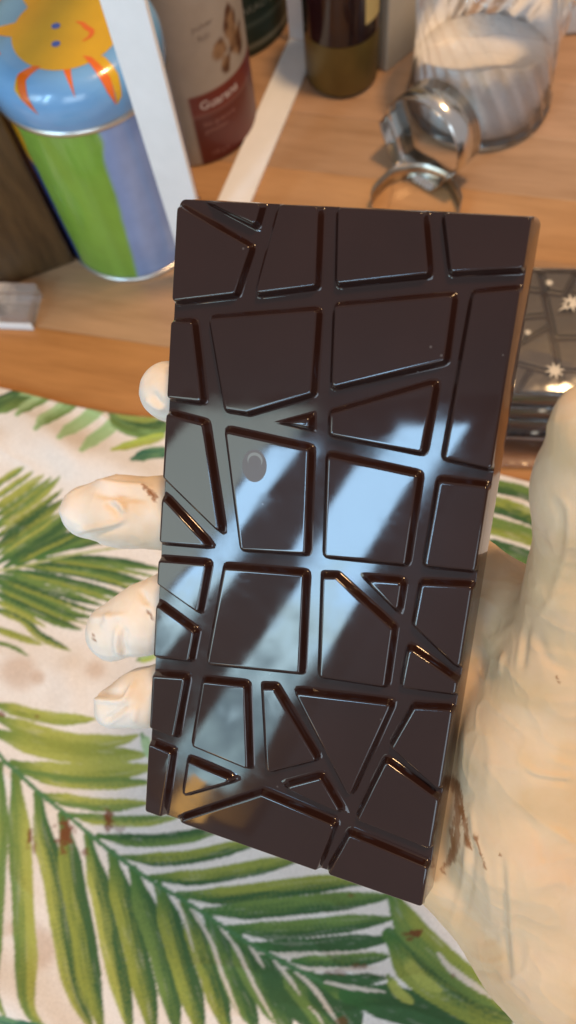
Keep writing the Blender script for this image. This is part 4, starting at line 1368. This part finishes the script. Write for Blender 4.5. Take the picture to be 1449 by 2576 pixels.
# ------------------------------------------------------------------ sugar jar
JX, JY = 0.0985, 0.461
jar = empty('sugar_jar', (JX, JY, 0))
tag(jar, 'ribbed clear glass jar half full of white sugar', 'jar')
def jr(a_, z, r): return r * (1 + (0.020 * math.cos(22 * (a_ + 7 * z + 55 * z * z)) if 0.006 < z < 0.104 else 0))
jp = [(0.0005, 0.0005), (0.043, 0.0005), (0.0475, 0.002), (0.0488, 0.006)]
for i in range(41):
    z = 0.0062 + (0.104 - 0.0062) * i / 40
    u_ = z / 0.104
    jp.append((0.0488 - 0.0040 * math.sin(math.pi * min(1, u_ / 0.85)) - 0.002 * smoothstep(0.8, 1, np.array([u_]))[0], z))
jp += [(0.0450, 0.1045), (0.042, 0.109), (0.0385, 0.112), (0.038, 0.118), (0.0400, 0.119), (0.0402, 0.126), (0.0390, 0.128), (0.037, 0.127)]
lathe('glass', jp, MAT['jar_glass'], jar, 264, rfun=jr)
lathe('inner_wall', [(0.0005, 0.004), (0.040, 0.0042), (0.0456, 0.0085), (0.0444, 0.03), (0.0418, 0.055), (0.0412, 0.085), (0.0412, 0.104), (0.039, 0.108), (0.036, 0.112), (0.036, 0.127)], MAT['jar_inside'], jar, 128)
sg = lathe('sugar', [(0.0005, 0.0050), (0.0395, 0.0052), (0.0450, 0.0090), (0.0438, 0.03), (0.0430, 0.0360), (0.0402, 0.0370), (0.030, 0.0365), (0.016, 0.0355), (0.0005, 0.036)], MAT['sugar'], jar, 96)
for v_ in sg.data.vertices:                    # the sugar is banked up against the near side
    if v_.co.z > 0.0345:
        v_.co.z += -0.52 * v_.co.y + 0.0012 * math.sin(v_.co.x * 190 + v_.co.y * 120)

# ------------------------------------------------------------------ biscuit cutters
def cutter_outline(R_, waves, smooth_part):
    out = []
    n = 160
    for i in range(n):
        a_ = 2 * math.pi * i / n
        r_ = R_
        if waves:
            ph = a_ / (2 * math.pi)
            wv_ = (0.16 if smooth_part else 0.03) * R_ * (abs(2 * ((waves * ph) % 1) - 1) ** 1.3 - 0.7)
            k_ = 1.0
            if smooth_part:
                k_ = 1 if (math.pi * 0.92 < a_ < math.pi * 1.98) else 0
            r_ += wv_ * k_
        out.append((r_ * math.cos(a_), r_ * math.sin(a_)))
    return out
def cutter_band(name, outl, depth, mat, parent, thick=0.0006):
    n = len(outl)
    V_, F_ = [], []
    P = np.array(outl)
    t_ = np.roll(P, -1, 0) - np.roll(P, 1, 0)
    t_ /= np.linalg.norm(t_, axis=1)[:, None]
    nrm = np.c_[t_[:, 1], -t_[:, 0]]
    for (off_, z) in ((0, 0), (0, depth), (-thick, depth), (-thick, 0)):
        V_ += [(x, y, z) for x, y in P + nrm * off_]
    for k_ in range(4):
        for i in range(n):
            j = (i + 1) % n
            F_.append((k_ * n + i, k_ * n + j, ((k_ + 1) % 4) * n + j, ((k_ + 1) % 4) * n + i))
    o = mesh_obj(name, V_, F_, mat, parent)
    return o
ct = empty('biscuit_cutter')
_cp = tab(1052, 368, 0.0298)
adir = Vector((0.60, 0.74, -0.10)).normalized()
side = Vector((0.73, -0.68, 0)).normalized()
up = adir.cross(side) if adir.cross(side).z > 0 else side.cross(adir)
ct.matrix_world = Matrix([[side.x, up.x, adir.x, _cp[0]], [side.y, up.y, adir.y, _cp[1]], [side.z, up.z, adir.z, _cp[2]], [0, 0, 0, 1]])
tag(ct, 'shiny steel biscuit cutter with one scalloped side tipped over in front of the sugar jar', 'cutter')
cutter_band('band', cutter_outline(0.0300, 6, True), 0.024, MAT['steel'], ct)
cutter_band('rolled_rim', [(x * 1.004, y * 1.004) for x, y in cutter_outline(0.0300, 6, True)], 0.0008, MAT['steel'], ct, 0.0008)
c2 = empty('biscuit_cutter', (0.050, 0.366, 0))
tag(c2, 'low fluted steel biscuit cutter lying flat just behind the top edge of the chocolate bar', 'cutter')
cutter_band('band', cutter_outline(0.029, 9, False), 0.014, MAT['brushed'], c2)
cutter_band('rolled_rim', [(x * 1.006, y * 1.006) for x, y in cutter_outline(0.029, 9, False)], 0.0008, MAT['brushed'], c2, 0.0008)

# ------------------------------------------------------------------ clear sleeve at the left edge
sl = empty('plastic_sleeve', (-0.2325, 0.3075, 0), -0.10)
tag(sl, 'clear plastic sleeve with a white card end lying left of the painted tin', 'sleeve')
bm = bmesh.new(); add_box(bm, (0, 0, 0.0065), (0.078, 0.026, 0.012), 0, 0.001)
bm_obj('clear_shell', bm, MAT['sleeve'], sl)
bm = bmesh.new(); add_box(bm, (-0.018, -0.002, 0.0062), (0.040, 0.020, 0.009), 0, 0.0008)
bm_obj('card', bm, MAT['white_paint'], sl)
bm = bmesh.new(); add_box(bm, (0.0, -0.0136, 0.003), (0.078, 0.0012, 0.0055), 0, 0.0003)
bm_obj('seam', bm, MAT['white_paint'], sl)

# ------------------------------------------------------------------ stack of wrapped bars at the right
def star_poly(cx, cy, r, n=8, q=0.42):
    return [(cx + (r if i % 2 == 0 else r * q) * math.cos(math.pi * i / n + 0.2), cy + (r if i % 2 == 0 else r * q) * math.sin(math.pi * i / n + 0.2)) for i in range(2 * n)]

MODEL = {}
def wrapped_bar(z0, rz, x, y, label, top):
    root = empty('wrapped_bar', (x, y, z0), rz)
    tag(root, label, 'wrapped chocolate', 'stack of wrapped chocolate bars')
    # bar inside: long side along x, pieces up
    bm = bmesh.new(); add_box(bm, (0.077, 0.0385, 0.0043), (0.150, 0.073, 0.0072), 0, 0.001)
    bm_obj('slab', bm, MAT['choc'], root)
    if top:
        for src in [o_ for o_ in bar.children if o_.name.startswith('tile')]:
            c_ = src.copy(); c_.data = src.data.copy(); c_.data.materials[0] = MAT['choc_hazy']; col.objects.link(c_); c_.parent = root
            c_.matrix_local = Matrix.Translation((0.152, 0.0755, 0.0098)) @ Matrix.Rotation(-math.pi / 2, 4, 'Z') @ Matrix.Diagonal((0.975, 0.975, 0.9, 1))
    bm = bmesh.new(); add_box(bm, (0.077, 0.0385, 0.0066), (0.158, 0.079, 0.0128), 0, 0.0026)
    bm_obj('clear_wrapper', bm, MAT['film'], root, True)
    return root
SX, SY, SRZ = 0.058, 0.2032, -0.10
sb = []
for k_, lab in enumerate(('lowest clear wrapped dark chocolate bar of the stack, its film flap on the counter', 'second clear wrapped dark chocolate bar from the bottom of the stack',
                          'clear wrapped dark chocolate bar just under the top one of the stack', 'top clear wrapped dark chocolate bar of the stack, printed with white stars')):
    sb.append(wrapped_bar(0.0004 + 0.0148 * k_, SRZ + (0.02, -0.012, 0.008, 0)[k_], SX + (0.002, -0.002, 0.001, 0)[k_], SY + (0.002, 0.001, -0.0005, 0)[k_], lab, k_ == 3))
bm = bmesh.new(); add_box(bm, (0.077, -0.0105, 0.0022), (0.150, 0.0185, 0.0036), 0, 0.001)
bm_obj('wrapper_flap', bm, MAT['film'], sb[0], True)
bpy.context.view_layer.update()
def star_on(root, px_, py_, r, face):
    inv = root.matrix_world.inverted()
    if face == 'top':
        z = root.location.z + 0.0132
        P = inv @ Vector(tab(px_, py_, z))
        me_p = [(x, y, 0.0132) for x, y in star_poly(P.x, P.y, r)]
    else:
        # meet the wrapper's front face (local y = -0.001)
        o_ = inv @ Vector((0, 0, CAM_H)); d_ = inv.to_3x3() @ Vector(ray(px_, py_))
        s_ = (-0.0013 - o_.y) / d_.y
        P = o_ + d_ * s_
        me_p = [(x, -0.0013, y) for x, y in star_poly(P.x, P.z, r)]
    cx_ = sum(p_[0] for p_ in me_p) / len(me_p); cy_ = sum(p_[1] for p_ in me_p) / len(me_p); cz_ = sum(p_[2] for p_ in me_p) / len(me_p)
    n_ = len(me_p)
    mesh_obj('star', me_p + [(cx_, cy_, cz_)], [(i, (i + 1) % n_, n_) for i in range(n_)], MAT['star_ink'], root, False)
for (a_, b_, r_) in ((1382, 711, 0.0026), (1328, 836, 0.0022), (1396, 932, 0.0052), (1438, 762, 0.0058)):
    star_on(sb[3], a_, b_, r_, 'top')
star_on(sb[2], 1365, 1033, 0.0030, 'front')
star_on(sb[0], 1345, 1089, 0.0030, 'front')
inv = sb[3].matrix_world.inverted()
tail = [inv @ Vector(tab(a_, b_, 0.0580)) for a_, b_ in ((1404, 783), (1432, 770), (1434, 756))]
mesh_obj('star_tail', [(p_.x, p_.y, 0.0132) for p_ in tail], [(0, 1, 2)], MAT['star_ink'], sb[3], False)
